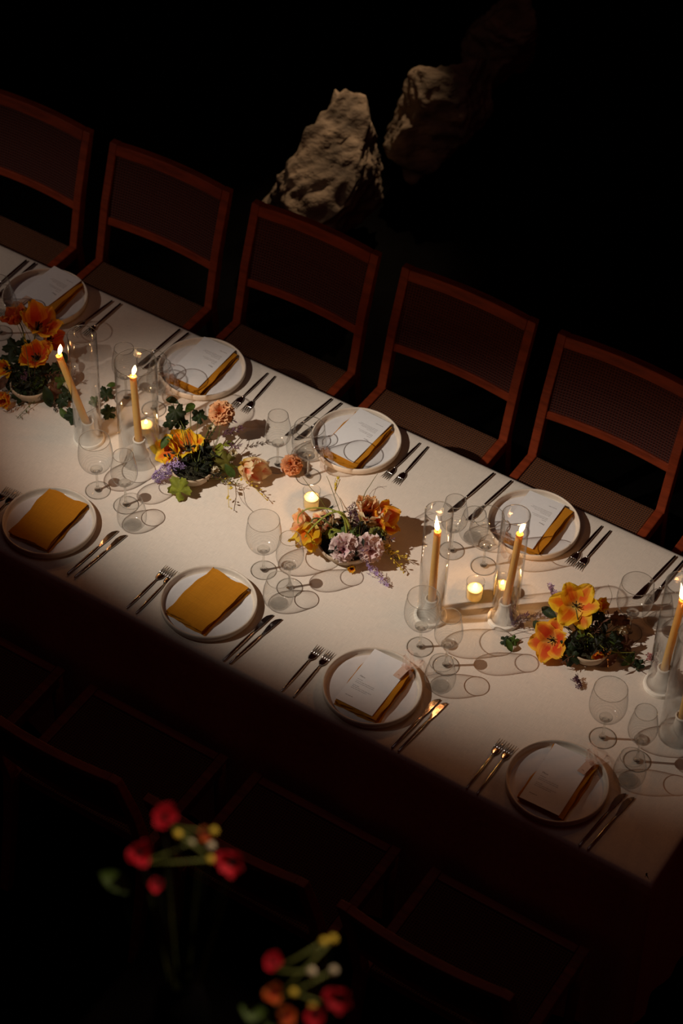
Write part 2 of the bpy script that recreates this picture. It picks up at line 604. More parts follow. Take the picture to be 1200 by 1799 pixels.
def thing(name, label, cat, loc, rz=0.0, group=None):
    o = bpy.data.objects.new(name, None)
    o.empty_display_size = 0.02
    COL.objects.link(o)
    o.location = loc
    o.rotation_euler = (0, 0, rz)
    return tag(o, label, cat, group)


def frame(d, roll=0.0, loc=(0, 0, 0)):
    """matrix whose z axis is d"""
    d = Vector(d).normalized()
    q = d.to_track_quat('Z', 'Y')
    return Matrix.Translation(loc) @ q.to_matrix().to_4x4() @ Matrix.Rotation(roll, 4, 'Z')


def dup(root, loc, rz, label, name=None):
    r = root.copy()
    COL.objects.link(r)
    r.location = loc
    r.rotation_euler = (0, 0, rz)
    r['label'] = label
    for ch in list(root.children):
        c = ch.copy()
        COL.objects.link(c)
        c.parent = r
        for g in list(ch.children):
            d = g.copy()
            COL.objects.link(d)
            d.parent = c
    return r


def structure(name, me):
    o = link(name, me)
    o['kind'] = 'structure'
    return o


TZ = 0.75

# flower bowls: place on the table, bowl radius, and every stem, leaf and bloom relative to that place
ARR = [('F1', (-2.39, 0.561, 0.75), 0.062,
  [('tulip', (-0.052, 0.127, 0.17), 0.092, (0.273, 0.189, 0.943), 'orange', 0.62, 1), ('tulip', (-0.148, 0.121, 0.15), 0.066, (-0.525, -0.208, 0.825), 'red', 0.5, 2),
   ('tulip', (-0.014, 0.134, 0.12), 0.066, (0.818, 0.103, 0.566), 'red', 0.45, 3), ('tulip', (-0.021, 0.063, 0.1), 0.076, (0.13, -0.357, 0.925), 'orange', 0.55, 4),
   ('tulip', (-0.084, -0.015, 0.07), 0.046, (-0.201, -0.8, 0.566), 'yellow', 0.5, 5), ('tulip', (-0.035, -0.087, 0.03), 0.05, (0.193, -0.977, 0.087), 'orange', 0.3, 6),
   ('lobed', (-0.102, 0.051, 0.1), 0.065, (0.298, -0.323, 0.899), 'dark'), ('lobed', (-0.054, 0.03, 0.07), 0.06, (0.071, -0.738, 0.671), 'dark'), ('lobed', (0.051, 0.078, 0.07), 0.052, (0.591, -0.16, 0.791), 'dark'),
   ('lobed', (0.079, 0.062, 0.05), 0.056, (0.787, -0.286, 0.547), 'mid'), ('leaf', (0.02, 0.01, 0.05), 0.071, (0.702, -0.16, 0.694), 'mid'), ('lobed', (0.07, 0.021, 0.03), 0.052, (0.674, -0.513, 0.531), 'brown'),
   ('leaf', (-0.054, -0.028, 0.04), 0.067, (0.128, -0.865, 0.485), 'dark'), ('lobed', (-0.101, 0.097, 0.08), 0.043, (0.26, -0.456, 0.851), 'dark'), ('leaf', (0.046, 0.109, 0.09), 0.048, (0.34, -0.022, 0.94), 'dark'),
   ('lobed', (0.019, 0.063, 0.06), 0.043, (0.356, -0.599, 0.717), 'dark'), ('lobed', (-0.09, 0.011, 0.08), 0.062, (0.028, -0.672, 0.74), 'dark'), ('lobed', (-0.039, -0.019, 0.05), 0.06, (0.246, -0.812, 0.53), 'dark'),
   ('lobed', (0.012, 0.039, 0.07), 0.055, (0.398, -0.475, 0.785), 'dark'), ('leaf', (0.075, -0.013, 0.03), 0.07, (0.712, -0.555, 0.431), 'dark'), ('lobed', (0.001, -0.056, 0.025), 0.055, (0.307, -0.89, 0.338), 'dark'),
   ('lobed', (0.113, 0.044, 0.03), 0.05, (0.668, -0.33, 0.667), 'dark'), ('leaf', (0.067, 0.081, 0.08), 0.06, (0.583, -0.183, 0.792), 'brown'), ('leaf', (-0.071, -0.04, 0.04), 0.06, (-0.037, -0.771, 0.636), 'brown'),
   ('needles', (0.01, -0.022, 0.05), (0.113, -0.021, 0.01), 'shade', 40), ('needles', (0.01, -0.022, 0.05), (-0.066, -0.065, 0.02), 'shade', 40), ('needles', (0.015, 0.029, 0.06), (0.099, 0.087, 0.06), 'brown', 34),
   ('lilac', (-0.027, 0.016, 0.06), (-0.008, -0.033, 0.04), 0.02, 'plum', 26), ('florets', (0.09, 0.057, 0.05), (0.112, 0.044, 0.02), 0.012, 'white', 10),
   ('buds', (-0.031, 0.06, 0.06), (-0.086, 0.089, 0.13), 'yellow', 6), ('buds', (-0.041, -0.013, 0.04), (-0.032, -0.11, 0.012), 'orange', 6), ('needles', (0.034, -0.027, 0.02), (-0.008, -0.113, 0.008), 'brown', 26),
   ('needles', (0.047, 0.012, 0.02), (0.035, -0.114, 0.006), 'green', 22), ('stem', [(0.018, -0.02, 0.03), (-0.04, 0.039, 0.14), (-0.119, 0.095, 0.16)], 0.0014, 'green'),
   ('stem', [(0.025, -0.016, 0.03), (-0.018, 0.05, 0.12), (-0.084, 0.086, 0.17), (-0.114, 0.104, 0.17)], 0.001, 'brown'),
   ('stem', [(0.025, -0.016, 0.03), (-0.007, 0.12, 0.12), (0.031, 0.17, 0.13), (0.044, 0.187, 0.11)], 0.0008, 'brown')]),
 ('F2', (-1.783, 0.543, 0.75), 0.064,
  [('tulip', (-0.043, 0.032, 0.085), 0.076, (0.021, -0.316, 0.948), 'yellow', 0.5, 7), ('tulip', (-0.078, -0.002, 0.07), 0.064, (-0.234, -0.864, 0.447), 'yellow', 0.55, 8),
   ('carnation', (-0.006, 0.157, 0.135), 0.036, (0.21, -0.381, 0.9), 'peach'), ('tulip', (0.149, 0.082, 0.03), 0.088, (0.969, -0.17, 0.179), 'cream', 0.36, 9),
   ('tulip', (-0.026, 0.132, 0.08), 0.022, (0.319, -0.147, 0.936), 'white', 0.4, 10), ('tulip', (0.063, 0.022, 0.05), 0.024, (0.89, -0.455, 0.027), 'white', 0.25, 11),
   ('tulip', (0.076, 0.096, 0.06), 0.026, (0.728, -0.106, 0.677), 'white', 0.3, 12), ('lilac', (-0.021, -0.014, 0.06), (-0.076, -0.087, 0.02), 0.032, 'lilac', 120),
   ('lilac', (-0.021, 0.009, 0.07), (-0.037, -0.02, 0.07), 0.018, 'pale', 30), ('lobed', (0.015, -0.094, 0.035), 0.073, (0.189, -0.883, 0.429), 'bright'),
   ('lobed', (-0.104, 0.066, 0.15), 0.06, (-0.009, -0.407, 0.913), 'dark'), ('lobed', (-0.11, 0.04, 0.13), 0.047, (-0.187, -0.726, 0.662), 'dark'), ('lobed', (-0.054, 0.113, 0.13), 0.047, (0.38, -0.262, 0.887), 'dark'),
   ('leaf', (-0.143, 0.104, 0.15), 0.048, (-0.171, -0.347, 0.922), 'dark'), ('leaf', (-0.088, 0.118, 0.14), 0.052, (0.269, 0.101, 0.958), 'mid'), ('lobed', (-0.086, 0.069, 0.12), 0.043, (0.356, -0.599, 0.717), 'dark'),
   ('leaf', (0.041, 0.079, 0.07), 0.052, (0.116, -0.236, 0.965), 'bright'), ('lobed', (0.07, 0.061, 0.05), 0.069, (0.643, -0.459, 0.613), 'olive'), ('leaf', (0.095, 0.056, 0.03), 0.052, (0.647, -0.667, 0.371), 'mid'),
   ('leaf', (-0.094, 0.003, 0.09), 0.057, (-0.225, -0.652, 0.724), 'mid'), ('leaf', (0.033, 0.053, 0.05), 0.048, (0.4, -0.468, 0.788), 'olive'), ('leaf', (0.051, 0.115, 0.07), 0.038, (0.471, -0.028, 0.882), 'bright'),
   ('leaf', (-0.003, 0.011, 0.05), 0.048, (0.164, -0.702, 0.693), 'dark'), ('leaf', (0.03, 0.011, 0.045), 0.048, (0.26, -0.456, 0.851), 'dark'), ('lobed', (0.001, 0.064, 0.06), 0.045, (0.35, -0.407, 0.844), 'dark'),
   ('leaf', (-0.025, 0.078, 0.07), 0.05, (0.327, -0.194, 0.925), 'dark'), ('needles', (0.001, 0.036, 0.06), (0.0, 0.101, 0.1), 'shade', 36), ('needles', (0.035, -0.014, 0.05), (0.098, 0.025, 0.03), 'shade', 36),
   ('needles', (0.026, 0.116, 0.09), (0.066, 0.169, 0.1), 'plum', 40), ('needles', (0.041, 0.108, 0.07), (0.082, 0.122, 0.07), 'plum', 24), ('needles', (0.015, 0.155, 0.1), (0.031, 0.173, 0.11), 'plum', 20),
   ('buds', (0.127, 0.056, 0.03), (0.247, 0.025, 0.02), 'yellow', 9), ('buds', (0.105, 0.029, 0.03), (0.17, -0.06, 0.02), 'yellow', 8), ('needles', (0.05, -0.008, 0.03), (0.146, 0.029, 0.03), 'olive', 20),
   ('stem', [(0.023, -0.012, 0.03), (0.008, 0.032, 0.09), (-0.008, 0.113, 0.12), (-0.001, 0.144, 0.13)], 0.002, 'green'),
   ('stem', [(0.023, -0.012, 0.03), (-0.01, 0.008, 0.1), (-0.056, 0.072, 0.15), (-0.064, 0.087, 0.15)], 0.001, 'green'), ('stem', [(0.03, -0.007, 0.03), (-0.038, 0.034, 0.11), (-0.088, 0.063, 0.14)], 0.0016, 'green'),
   ('stem', [(0.03, -0.007, 0.03), (0.028, 0.091, 0.1), (0.004, 0.136, 0.12)], 0.0014, 'green'), ('stem', [(0.054, -0.012, 0.04), (0.124, 0.016, 0.04), (0.183, -0.012, 0.015), (0.23, -0.023, 0.004)], 0.0009, 'brown')]),
 ('F3', (-1.251, 0.549, 0.75), 0.088,
  [('tulip', (0.028, 0.064, 0.11), 0.08, (0.403, 0.039, 0.915), 'cream', 0.42, 13), ('tulip', (0.062, 0.084, 0.09), 0.08, (0.759, 0.268, 0.593), 'orange', 0.42, 14),
   ('tulip', (0.009, 0.084, 0.11), 0.055, (-0.308, 0.01, 0.951), 'peach', 0.35, 22), ('tulip', (-0.085, -0.074, 0.075), 0.088, (0.334, -0.829, -0.449), 'yellow', 0.3, 15),
   ('tulip', (-0.128, -0.038, 0.07), 0.066, (-0.654, -0.639, 0.405), 'peach', 0.45, 16), ('tulip', (-0.08, 0.001, 0.06), 0.06, (-0.393, -0.537, 0.746), 'cream', 0.45, 17),
   ('carnation', (0.023, -0.058, 0.07), 0.042, (0.341, -0.768, 0.542), 'pink'), ('carnation', (0.084, -0.017, 0.065), 0.04, (0.629, -0.63, 0.456), 'pink'),
   ('carnation', (0.075, 0.046, 0.07), 0.024, (0.559, -0.335, 0.759), 'green'), ('lilac', (0.073, -0.031, 0.08), (0.105, -0.042, 0.02), 0.012, 'lilac', 20),
   ('lilac', (0.103, -0.043, 0.02), (0.171, -0.062, 0.008), 0.014, 'lilac', 20), ('lilac', (-0.037, 0.077, 0.09), (0.014, 0.028, 0.08), 0.02, 'plum', 34),
   ('needles', (0.002, -0.007, 0.08), (-0.027, 0.085, 0.1), 'brown', 36), ('needles', (0.056, 0.028, 0.07), (0.112, 0.061, 0.05), 'plum', 26), ('lobed', (0.005, -0.024, 0.085), 0.052, (0.132, -0.633, 0.763), 'mid'),
   ('lobed', (0.032, -0.011, 0.08), 0.034, (0.478, -0.413, 0.775), 'mid'), ('leaf', (-0.036, -0.029, 0.07), 0.057, (-0.014, -0.6, 0.8), 'bright'), ('leaf', (-0.051, -0.049, 0.05), 0.048, (-0.017, -0.766, 0.643), 'dark'),
   ('leaf', (-0.012, -0.044, 0.05), 0.048, (0.356, -0.599, 0.717), 'dark'), ('leaf', (0.056, -0.031, 0.04), 0.048, (0.435, -0.714, 0.549), 'dark'), ('lobed', (0.056, 0.029, 0.05), 0.043, (0.53, -0.469, 0.706), 'dark'),
   ('tulip', (-0.051, 0.004, 0.07), 0.018, (0.168, -0.512, 0.843), 'white', 0.7, 18), ('tulip', (0.056, -0.066, 0.012), 0.018, (0.498, -0.802, 0.33), 'yellow', 0.5, 19),
   ('buds', (0.097, 0.025, 0.05), (0.173, 0.044, 0.02), 'yellow', 12), ('buds', (0.098, 0.023, 0.04), (0.185, 0.013, 0.01), 'yellow', 12), ('needles', (0.078, 0.039, 0.05), (0.152, 0.029, 0.02), 'olive', 30),
   ('stem', [(0.018, -0.031, 0.04), (-0.008, -0.007, 0.12), (-0.048, -0.006, 0.14), (-0.11, -0.028, 0.13), (-0.132, -0.052, 0.11), (-0.126, -0.065, 0.09)], 0.003, 'lime'),
   ('stem', [(0.037, -0.016, 0.05), (-0.021, 0.011, 0.12), (-0.053, -0.014, 0.13), (-0.075, -0.067, 0.11), (-0.079, -0.119, 0.09)], 0.005, 'lime'),
   ('stem', [(0.005, -0.04, 0.04), (-0.046, -0.035, 0.06), (-0.132, -0.052, 0.08)], 0.0022, 'lime'), ('stem', [(0.012, -0.006, 0.05), (-0.054, 0.03, 0.12), (-0.101, 0.059, 0.16), (-0.121, 0.072, 0.17)], 0.0013, 'olive'),
   ('stem', [(0.012, -0.006, 0.05), (-0.052, 0.045, 0.12), (-0.083, 0.056, 0.15), (-0.1, 0.088, 0.16)], 0.0009, 'olive'),
   ('stem', [(-0.002, -0.015, 0.05), (-0.106, 0.034, 0.1), (-0.161, 0.05, 0.12), (-0.196, 0.064, 0.13)], 0.0015, 'olive'),
   ('stem', [(0.032, 0.007, 0.05), (0.0, 0.075, 0.14), (0.0, 0.116, 0.17), (-0.001, 0.153, 0.18)], 0.0014, 'olive'), ('stem', [(0.031, 0.022, 0.06), (0.009, 0.097, 0.15), (0.037, 0.142, 0.16)], 0.0008, 'brown'),
   ('stem', [(0.031, 0.037, 0.07), (0.013, 0.121, 0.15), (0.032, 0.139, 0.15)], 0.0008, 'brown'), ('buds', (-0.078, 0.049, 0.14), (-0.087, 0.091, 0.16), 'yellow', 6)]),
 ('F4', (-0.494, 0.586, 0.75), 0.062,
  [('tulip', (-0.072, 0.038, 0.125), 0.074, (0.155, -0.481, 0.863), 'yellow', 0.86, 20), ('tulip', (-0.094, -0.056, 0.055), 0.072, (-0.121, -0.715, 0.688), 'orange', 0.78, 21),
   ('tulip', (-0.022, 0.094, 0.1), 0.04, (0.666, 0.156, 0.73), 'yellow', 0.4, 23), ('tulip', (0.038, -0.026, 0.05), 0.03, (0.631, -0.775, 0.018), 'orange', 0.35, 24),
   ('tulip', (0.049, 0.095, 0.04), 0.028, (0.824, 0.081, 0.561), 'white', 0.25, 25), ('lilac', (-0.148, 0.077, 0.07), (-0.188, 0.111, 0.07), 0.014, 'lilac', 22),
   ('lilac', (-0.143, 0.031, 0.05), (-0.222, -0.031, 0.015), 0.012, 'pale', 40), ('lilac', (-0.194, 0.013, 0.03), (-0.222, -0.031, 0.015), 0.012, 'lilac', 14),
   ('leaf', (-0.139, 0.017, 0.07), 0.057, (-0.134, -0.559, 0.818), 'dark'), ('leaf', (-0.147, -0.027, 0.05), 0.048, (-0.26, -0.575, 0.775), 'dark'),
   ('lobed', (-0.208, -0.092, 0.006), 0.03, (0.09, -0.563, 0.822), 'dark'), ('lobed', (-0.19, -0.08, 0.006), 0.03, (0.43, -0.346, 0.834), 'mid'), ('leaf', (-0.189, -0.106, 0.006), 0.038, (0.396, -0.658, 0.64), 'mid'),
   ('lobed', (0.002, 0.066, 0.08), 0.052, (0.455, -0.201, 0.867), 'dark'), ('lobed', (-0.035, 0.075, 0.09), 0.043, (0.38, -0.262, 0.887), 'dark'), ('lobed', (-0.037, -0.053, 0.06), 0.056, (0.175, -0.697, 0.695), 'dark'),
   ('lobed', (0.032, 0.008, 0.06), 0.052, (0.593, -0.41, 0.693), 'dark'), ('leaf', (0.057, 0.022, 0.04), 0.057, (0.668, -0.33, 0.667), 'mid'), ('leaf', (0.088, 0.033, 0.025), 0.048, (0.631, -0.467, 0.619), 'olive'),
   ('leaf', (0.106, 0.031, 0.02), 0.052, (0.698, -0.56, 0.447), 'mid'), ('lobed', (0.137, 0.03, 0.008), 0.034, (0.476, -0.599, 0.644), 'dark'), ('leaf', (-0.023, 0.01, 0.07), 0.057, (0.26, -0.456, 0.851), 'bright'),
   ('leaf', (-0.027, -0.012, 0.06), 0.048, (0.12, -0.633, 0.764), 'mid'), ('lobed', (0.026, 0.109, 0.06), 0.043, (0.508, -0.268, 0.818), 'brown'), ('lobed', (0.035, 0.141, 0.03), 0.039, (0.433, -0.332, 0.838), 'brown'),
   ('leaf', (0.014, -0.004, 0.06), 0.048, (0.447, -0.537, 0.716), 'dark'), ('lilac', (0.009, -0.101, 0.01), (0.038, -0.121, 0.005), 0.012, 'plum', 20),
   ('lilac', (0.156, 0.043, 0.06), (0.2, 0.025, 0.04), 0.014, 'rose', 26), ('buds', (0.041, 0.0, 0.05), (0.069, -0.021, 0.03), 'orange', 5), ('lobed', (-0.017, -0.072, 0.04), 0.05, (0.281, -0.851, 0.444), 'dark'),
   ('leaf', (0.067, -0.011, 0.03), 0.06, (0.629, -0.63, 0.456), 'brown'), ('lobed', (0.056, 0.045, 0.05), 0.055, (0.559, -0.335, 0.759), 'dark'), ('lobed', (0.079, 0.066, 0.035), 0.05, (0.604, -0.399, 0.689), 'brown'),
   ('leaf', (-0.048, 0.028, 0.08), 0.05, (0.032, -0.483, 0.875), 'dark'), ('needles', (0.022, 0.002, 0.06), (0.109, 0.042, 0.03), 'shade', 36), ('needles', (-0.014, -0.061, 0.05), (-0.038, -0.093, 0.03), 'brown', 20),
   ('needles', (0.002, 0.003, 0.07), (0.009, 0.085, 0.09), 'brown', 30), ('needles', (-0.053, 0.005, 0.08), (-0.087, 0.019, 0.08), 'brown', 16),
   ('stem', [(-0.003, -0.019, 0.04), (-0.037, 0.003, 0.08), (-0.066, 0.028, 0.12)], 0.003, 'green'),
   ('stem', [(0.003, -0.015, 0.04), (-0.007, -0.005, 0.09), (0.045, -0.013, 0.07), (0.079, 0.011, 0.05), (0.118, 0.048, 0.04)], 0.0016, 'lime'),
   ('stem', [(0.036, 0.009, 0.05), (0.141, 0.018, 0.015), (0.215, 0.018, 0.004)], 0.0009, 'brown'), ('stem', [(-0.049, -0.025, 0.04), (-0.149, -0.038, 0.04), (-0.231, -0.047, 0.02)], 0.0012, 'brown'),
   ('stem', [(-0.155, -0.024, 0.03), (-0.21, -0.078, 0.015), (-0.204, -0.094, 0.006)], 0.0009, 'brown'), ('stem', [(-0.007, 0.085, 0.08), (-0.011, 0.137, 0.1), (-0.037, 0.158, 0.12)], 0.0008, 'olive')]),
 ('IVY', (-2.191, 0.566, 0.75), 0.0,
  [('lobed', (-0.091, 0.004, 0.012), 0.043, (0.132, -0.633, 0.763), 'dark'), ('lobed', (-0.024, -0.035, 0.012), 0.052, (0.215, -0.754, 0.62), 'dark'),
   ('leaf', (-0.057, -0.031, 0.01), 0.043, (0.085, -0.733, 0.675), 'mid'), ('lobed', (-0.003, 0.108, 0.02), 0.047, (0.43, -0.346, 0.834), 'dark'), ('lobed', (0.054, 0.042, 0.012), 0.047, (0.522, -0.476, 0.708), 'dark'),
   ('leaf', (0.002, -0.03, 0.008), 0.057, (0.356, -0.599, 0.717), 'dark'), ('lobed', (-0.01, 0.058, 0.02), 0.034, (0.314, -0.537, 0.783), 'mid'), ('leaf', (-0.009, 0.147, 0.02), 0.033, (0.38, -0.262, 0.887), 'mid'),
   ('florets', (-0.108, 0.037, 0.02), (-0.111, 0.065, 0.03), 0.012, 'white', 14), ('stem', [(-0.011, 0.144, 0.012), (0.006, 0.064, 0.012), (-0.02, -0.001, 0.006), (-0.09, 0.001, 0.006)], 0.0014, 'brown')]),
 ('BLOOM', (-1.557, 0.725, 0.75), 0.0, [('carnation', (0.004, -0.007, 0.022), 0.03, (0.265, -0.464, 0.845), 'rust')])]
# ---------------------------------------------------------------- large structure
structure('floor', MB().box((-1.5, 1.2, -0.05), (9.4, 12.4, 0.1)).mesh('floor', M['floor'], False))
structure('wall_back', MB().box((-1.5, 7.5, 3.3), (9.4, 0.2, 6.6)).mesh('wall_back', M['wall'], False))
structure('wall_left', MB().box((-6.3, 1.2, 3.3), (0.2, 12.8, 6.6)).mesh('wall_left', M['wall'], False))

# ---------------------------------------------------------------- tablecloth, hanging to the floor
XA, XB, YA, YB = -3.9, 0.0, 0.0, 1.0708


def cloth_mesh():
    """one skin: the top with a soft rounded edge, then sides that hang in shallow folds"""
    per = []
    def seg(p, q, n):
        for i in range(n):
            t = i / n
            per.append((p[0] + (q[0] - p[0]) * t, p[1] + (q[1] - p[1]) * t))
    seg((XA, YA), (XB, YA), 150)
    seg((XB, YA), (XB, YB), 44)
    seg((XB, YB), (XA, YB), 150)
    seg((XA, YB), (XA, YA), 44)
    n = len(per)
    cx, cy = (XA + XB) / 2, (YA + YB) / 2
    rings = []
    # rings: inset of the edge, height, outward fold
    spec = [(-0.03, TZ, 0), (-0.012, TZ, 0), (-0.004, TZ - 0.003, 0), (0.0, TZ - 0.012, 0), (0.002, TZ - 0.05, 0.10), (0.004, TZ - 0.14, 0.3),
            (0.006, TZ - 0.30, 0.6), (0.010, TZ - 0.50, 0.85), (0.014, 0.012, 1.0)]
    V, F = [], []
    for off, z, fold in spec:
        for k, (x, y) in enumerate(per):
            nx = -1 if x <= XA + 1e-6 else (1 if x >= XB - 1e-6 else 0)
            ny = -1 if y <= YA + 1e-6 else (1 if y >= YB - 1e-6 else 0)
            s = x if ny else y + 7
            w = 0.011 * math.sin(s * 13.0) + 0.008 * math.sin(s * 29.0 + 1.3) + 0.006
            if nx > 0:
                w += 0.012 * math.sin(s * 40.0)
            o = off + fold * w
            if nx and ny:
                o = off + fold * 0.03
            V.append((x + nx * o, y + ny * o, z))
    for r in range(len(spec) - 1):
        for k in range(n):
            k2 = (k + 1) % n
            F.append((r * n + k, r * n + k2, (r + 1) * n + k2, (r + 1) * n + k))
    mb = MB().add(V, F)
    i_ = 0.03
    mb.grid(lambda u, v: (XA + i_ + (XB - XA - 2 * i_) * u, YA + i_ + (YB - YA - 2 * i_) * v, TZ), 60, 16)
    return mb.mesh('tablecloth', M['cloth'], True)


tag(link('tablecloth', cloth_mesh()), 'off white linen tablecloth covering the long table down to the floor', 'tablecloth')

# ---------------------------------------------------------------- chairs


def make_chair(label):
    """origin on the floor; the sitter faces -y"""
    t = thing('dining_chair', label, 'chair', (0, 0, 0), 0, 'wood and cane dining chairs along the table')
    W, D0, D1, SH = 0.485, -0.375, 0.0, 0.45
    hw = W / 2
    # rear legs run up as raked back posts
    for s in (-1, 1):
        x = s * (hw - 0.016)
        pts = [(x, 0.075, 0.0), (x, 0.02, 0.28), (x, 0.0, 0.45), (x, 0.045, 0.66), (x, 0.108, 0.87)]
        V, F = [], []
        wd = [0.026, 0.034, 0.036, 0.032, 0.026]
        for (px, py, pz), d in zip(pts, wd):
            for i, j in ((-1, -1), (1, -1), (1, 1), (-1, 1)):
                V.append((px + i * 0.015, py + j * d / 2, pz))
        for q in range(4):
            for k in range(4):
                k2 = (k + 1) % 4
                F.append((q * 4 + k, q * 4 + k2, q * 4 + 4 + k2, q * 4 + 4 + k))
        F += [(3, 2, 1, 0), (16, 17, 18, 19)]
        link('back_post', MB().add(V, F).mesh('back_post', M['teak'], False, 0.003), t)
        fx = s * (hw - 0.018)
        link('front_leg', MB().tube([(fx, D0 + 0.02, 0), (fx, D0 + 0.02, 0.44)], [0.014, 0.019], 8).mesh('front_leg', M['teak']), t)
        link('side_rail', MB().box((fx, (D0 + D1) / 2, SH - 0.022), (0.030, D1 - D0 + 0.01, 0.045)).mesh('side_rail', M['teak'], False, 0.004), t)
    link('front_rail', MB().box((0, D0 + 0.012, SH - 0.022), (W - 0.068, 0.026, 0.045)).mesh('front_rail', M['teak'], False, 0.004), t)
    link('rear_rail', MB().box((0, -0.03, SH - 0.03), (W - 0.068, 0.022, 0.03)).mesh('rear_rail', M['teak'], False, 0.003), t)
    # woven seat, slightly dished
    sw, sd = W - 0.07, D1 - D0 - 0.045

    def seat(u, v):
        x, y = (u - 0.5) * sw, D0 + 0.028 + v * sd
        return (x, y, SH - 0.004 - 0.010 * math.sin(PI * u) * math.sin(PI * v))
    mb = MB().grid(seat, 12, 10, None, (sw, sd))
    mb.grid(lambda u, v: (Vector(seat(u, v)) - Vector((0, 0, 0.014))), 12, 10, None, (sw, sd))
    link('seat', mb.mesh('seat', M['cord']), t)

    def post(z):                      # y of the post centre at a height
        pts = [(0.45, 0.0), (0.66, 0.045), (0.87, 0.108)]
        for (z0, y0), (z1, y1) in zip(pts, pts[1:]):
            if z <= z1:
                return y0 + (y1 - y0) * (z - z0) / (z1 - z0)
        return 0.108

    def bow(x):                       # the back is a little bowed to the rear
        return 0.016 * (1 - (x / (hw - 0.03)) ** 2)

    def rail(z0, z1, th):
        n = 12
        V, F = [], []
        for i in range(n + 1):
            x = -(hw - 0.030) + (W - 0.060) * i / n
            for z, dy in ((z0, -th / 2), (z1, -th / 2), (z1, th / 2), (z0, th / 2)):
                V.append((x, post(z) + bow(x) + dy, z))
        for i in range(n):
            for k in range(4):
                k2 = (k + 1) % 4
                F.append((i * 4 + k, i * 4 + k2, i * 4 + 4 + k2, i * 4 + 4 + k))
        F += [(0, 1, 2, 3), (n * 4 + 3, n * 4 + 2, n * 4 + 1, n * 4)]
        return MB().add(V, F)
    link('top_rail', rail(0.832, 0.868, 0.026).mesh('top_rail', M['teak'], False, 0.002), t)
    link('lower_rail', rail(0.585, 0.612, 0.022).mesh('lower_rail', M['teak'], False, 0.002), t)

    pw, ph = W - 0.062, 0.222

    def panel(dy):
        def f(u, v):
            x = (u - 0.5) * pw
            z = 0.611 + ph * v
            return (x, post(z) + bow(x) + dy, z)
        return f
    pm = MB().grid(panel(-0.006), 14, 8, None, (pw, ph)).grid(panel(0.004), 14, 8, None, (pw, ph))
    link('back_panel', pm.mesh('back_panel', M['cane']), t)
    return t


far_x = [(-3.17, 'leftmost far chair with cane back, cut by the left frame edge'),
         (-2.605, 'second far chair from left, cane back, beyond leftmost plate with orange tulips'),
         (-2.035, 'third far chair from left, beyond plate behind the peach carnation'),
         (-1.465, 'fourth far chair from left, beyond plate with strong ring shadow'),
         (-0.905, 'fifth far chair from left, nearly whole cane back by right frame edge'),
         (-0.335, 'rightmost far chair, only its seat corner showing at right frame edge')]
near_x = [(-2.05, 'leftmost near chair seat in deep shadow at the left frame edge'),
          (-1.483, 'near chair in deep shadow, lit top rail at left, before the second plate'),
          (-0.92, 'near chair in deep shadow behind the red flowers, before the tagged menu'),
          (-0.345, 'near chair in deep shadow by the table corner, rightmost on the near side')]
chair0 = None
for x, lb in far_x:
    loc = (x, 1.488, 0)
    if chair0 is None:
        chair0 = make_chair(lb)
        chair0.location = loc
    else:
        dup(chair0, loc, 0, lb)
for k, (x, lb) in enumerate(near_x):
    dup(chair0, (x, -0.438, 0), PI, lb)

# ---------------------------------------------------------------- rocks at the back


def rock(label, c, s, rz, seed, tilt):
    """a block cut by random planes, then split along its layers"""
    rnd = random.Random(seed)
    bm = bmesh.new()
    bmesh.ops.create_cube(bm, size=2.0)
    bmesh.ops.subdivide_edges(bm, edges=bm.edges[:], cuts=30, use_grid_fill=True)
    cuts = []
    for k in range(16):
        n = Vector((rnd.gauss(0, 1), rnd.gauss(0, 1), rnd.gauss(0, 0.9))).normalized()
        cuts.append((n, rnd.uniform(0.74, 1.02)))
    lay = Vector((0.25, -0.35, 1)).normalized()
    for v in bm.verts:
        p = v.co.copy()
        p = p.normalized() * 0.25 + p * 0.75
        for n, d in cuts:
            e = p.dot(n) - d
            if e > 0:
                p -= n * e
        k = Vector((p.x * s[0], p.y * s[1], p.z * s[2]))
        w = noise.noise(k * 5 + Vector((seed, 0, 0)))
        h = k.dot(lay) * 26 + w * 2.2
        step = (math.floor(h) + min(1.0, (h - math.floor(h)) * 2.5)) - h
        r = noise.fractal(Vector((k.x * 14, k.y * 14, k.z * 40)) + Vector((0, seed, 0)), 1.0, 2.1, 4)
        k += p.normalized() * (0.045 * w + 0.022 * step + 0.020 * r)
        v.co = k
    R_ = Matrix.Rotation(tilt[0], 4, 'X') @ Matrix.Rotation(tilt[1], 4, 'Y')
    for v in bm.verts:
        v.co = R_ @ v.co
    zmin = min(v.co.z for v in bm.verts)
    for v in bm.verts:
        v.co.z -= zmin
    me = bpy.data.meshes.new('rock')
    bm.to_mesh(me)
    bm.free()
    for p in me.polygons:
        p.use_smooth = True
    me.materials.append(M['rock'])
    o = link('rock', me)
    o.location = (c[0], c[1], 0.0)
    o.rotation_euler = (0, 0, rz)
    return tag(o, label, 'rock', 'rocks behind the chairs')


rock('large rough rock, the most brightly lit, behind the chair backs', (-2.54, 2.46), (0.17, 0.33, 0.20), 0.10, 5.0, (0.25, 0.35))
rock('dim slanted rock to the upper right of the brightly lit rock', (-2.45, 3.12), (0.15, 0.27, 0.19), 0.0, 12.0, (0.2, 0.35))
rock('faint farthest rock near the top of the picture', (-2.50, 3.72), (0.12, 0.20, 0.18), 0.1, 23.0, (0.2, 0.2))

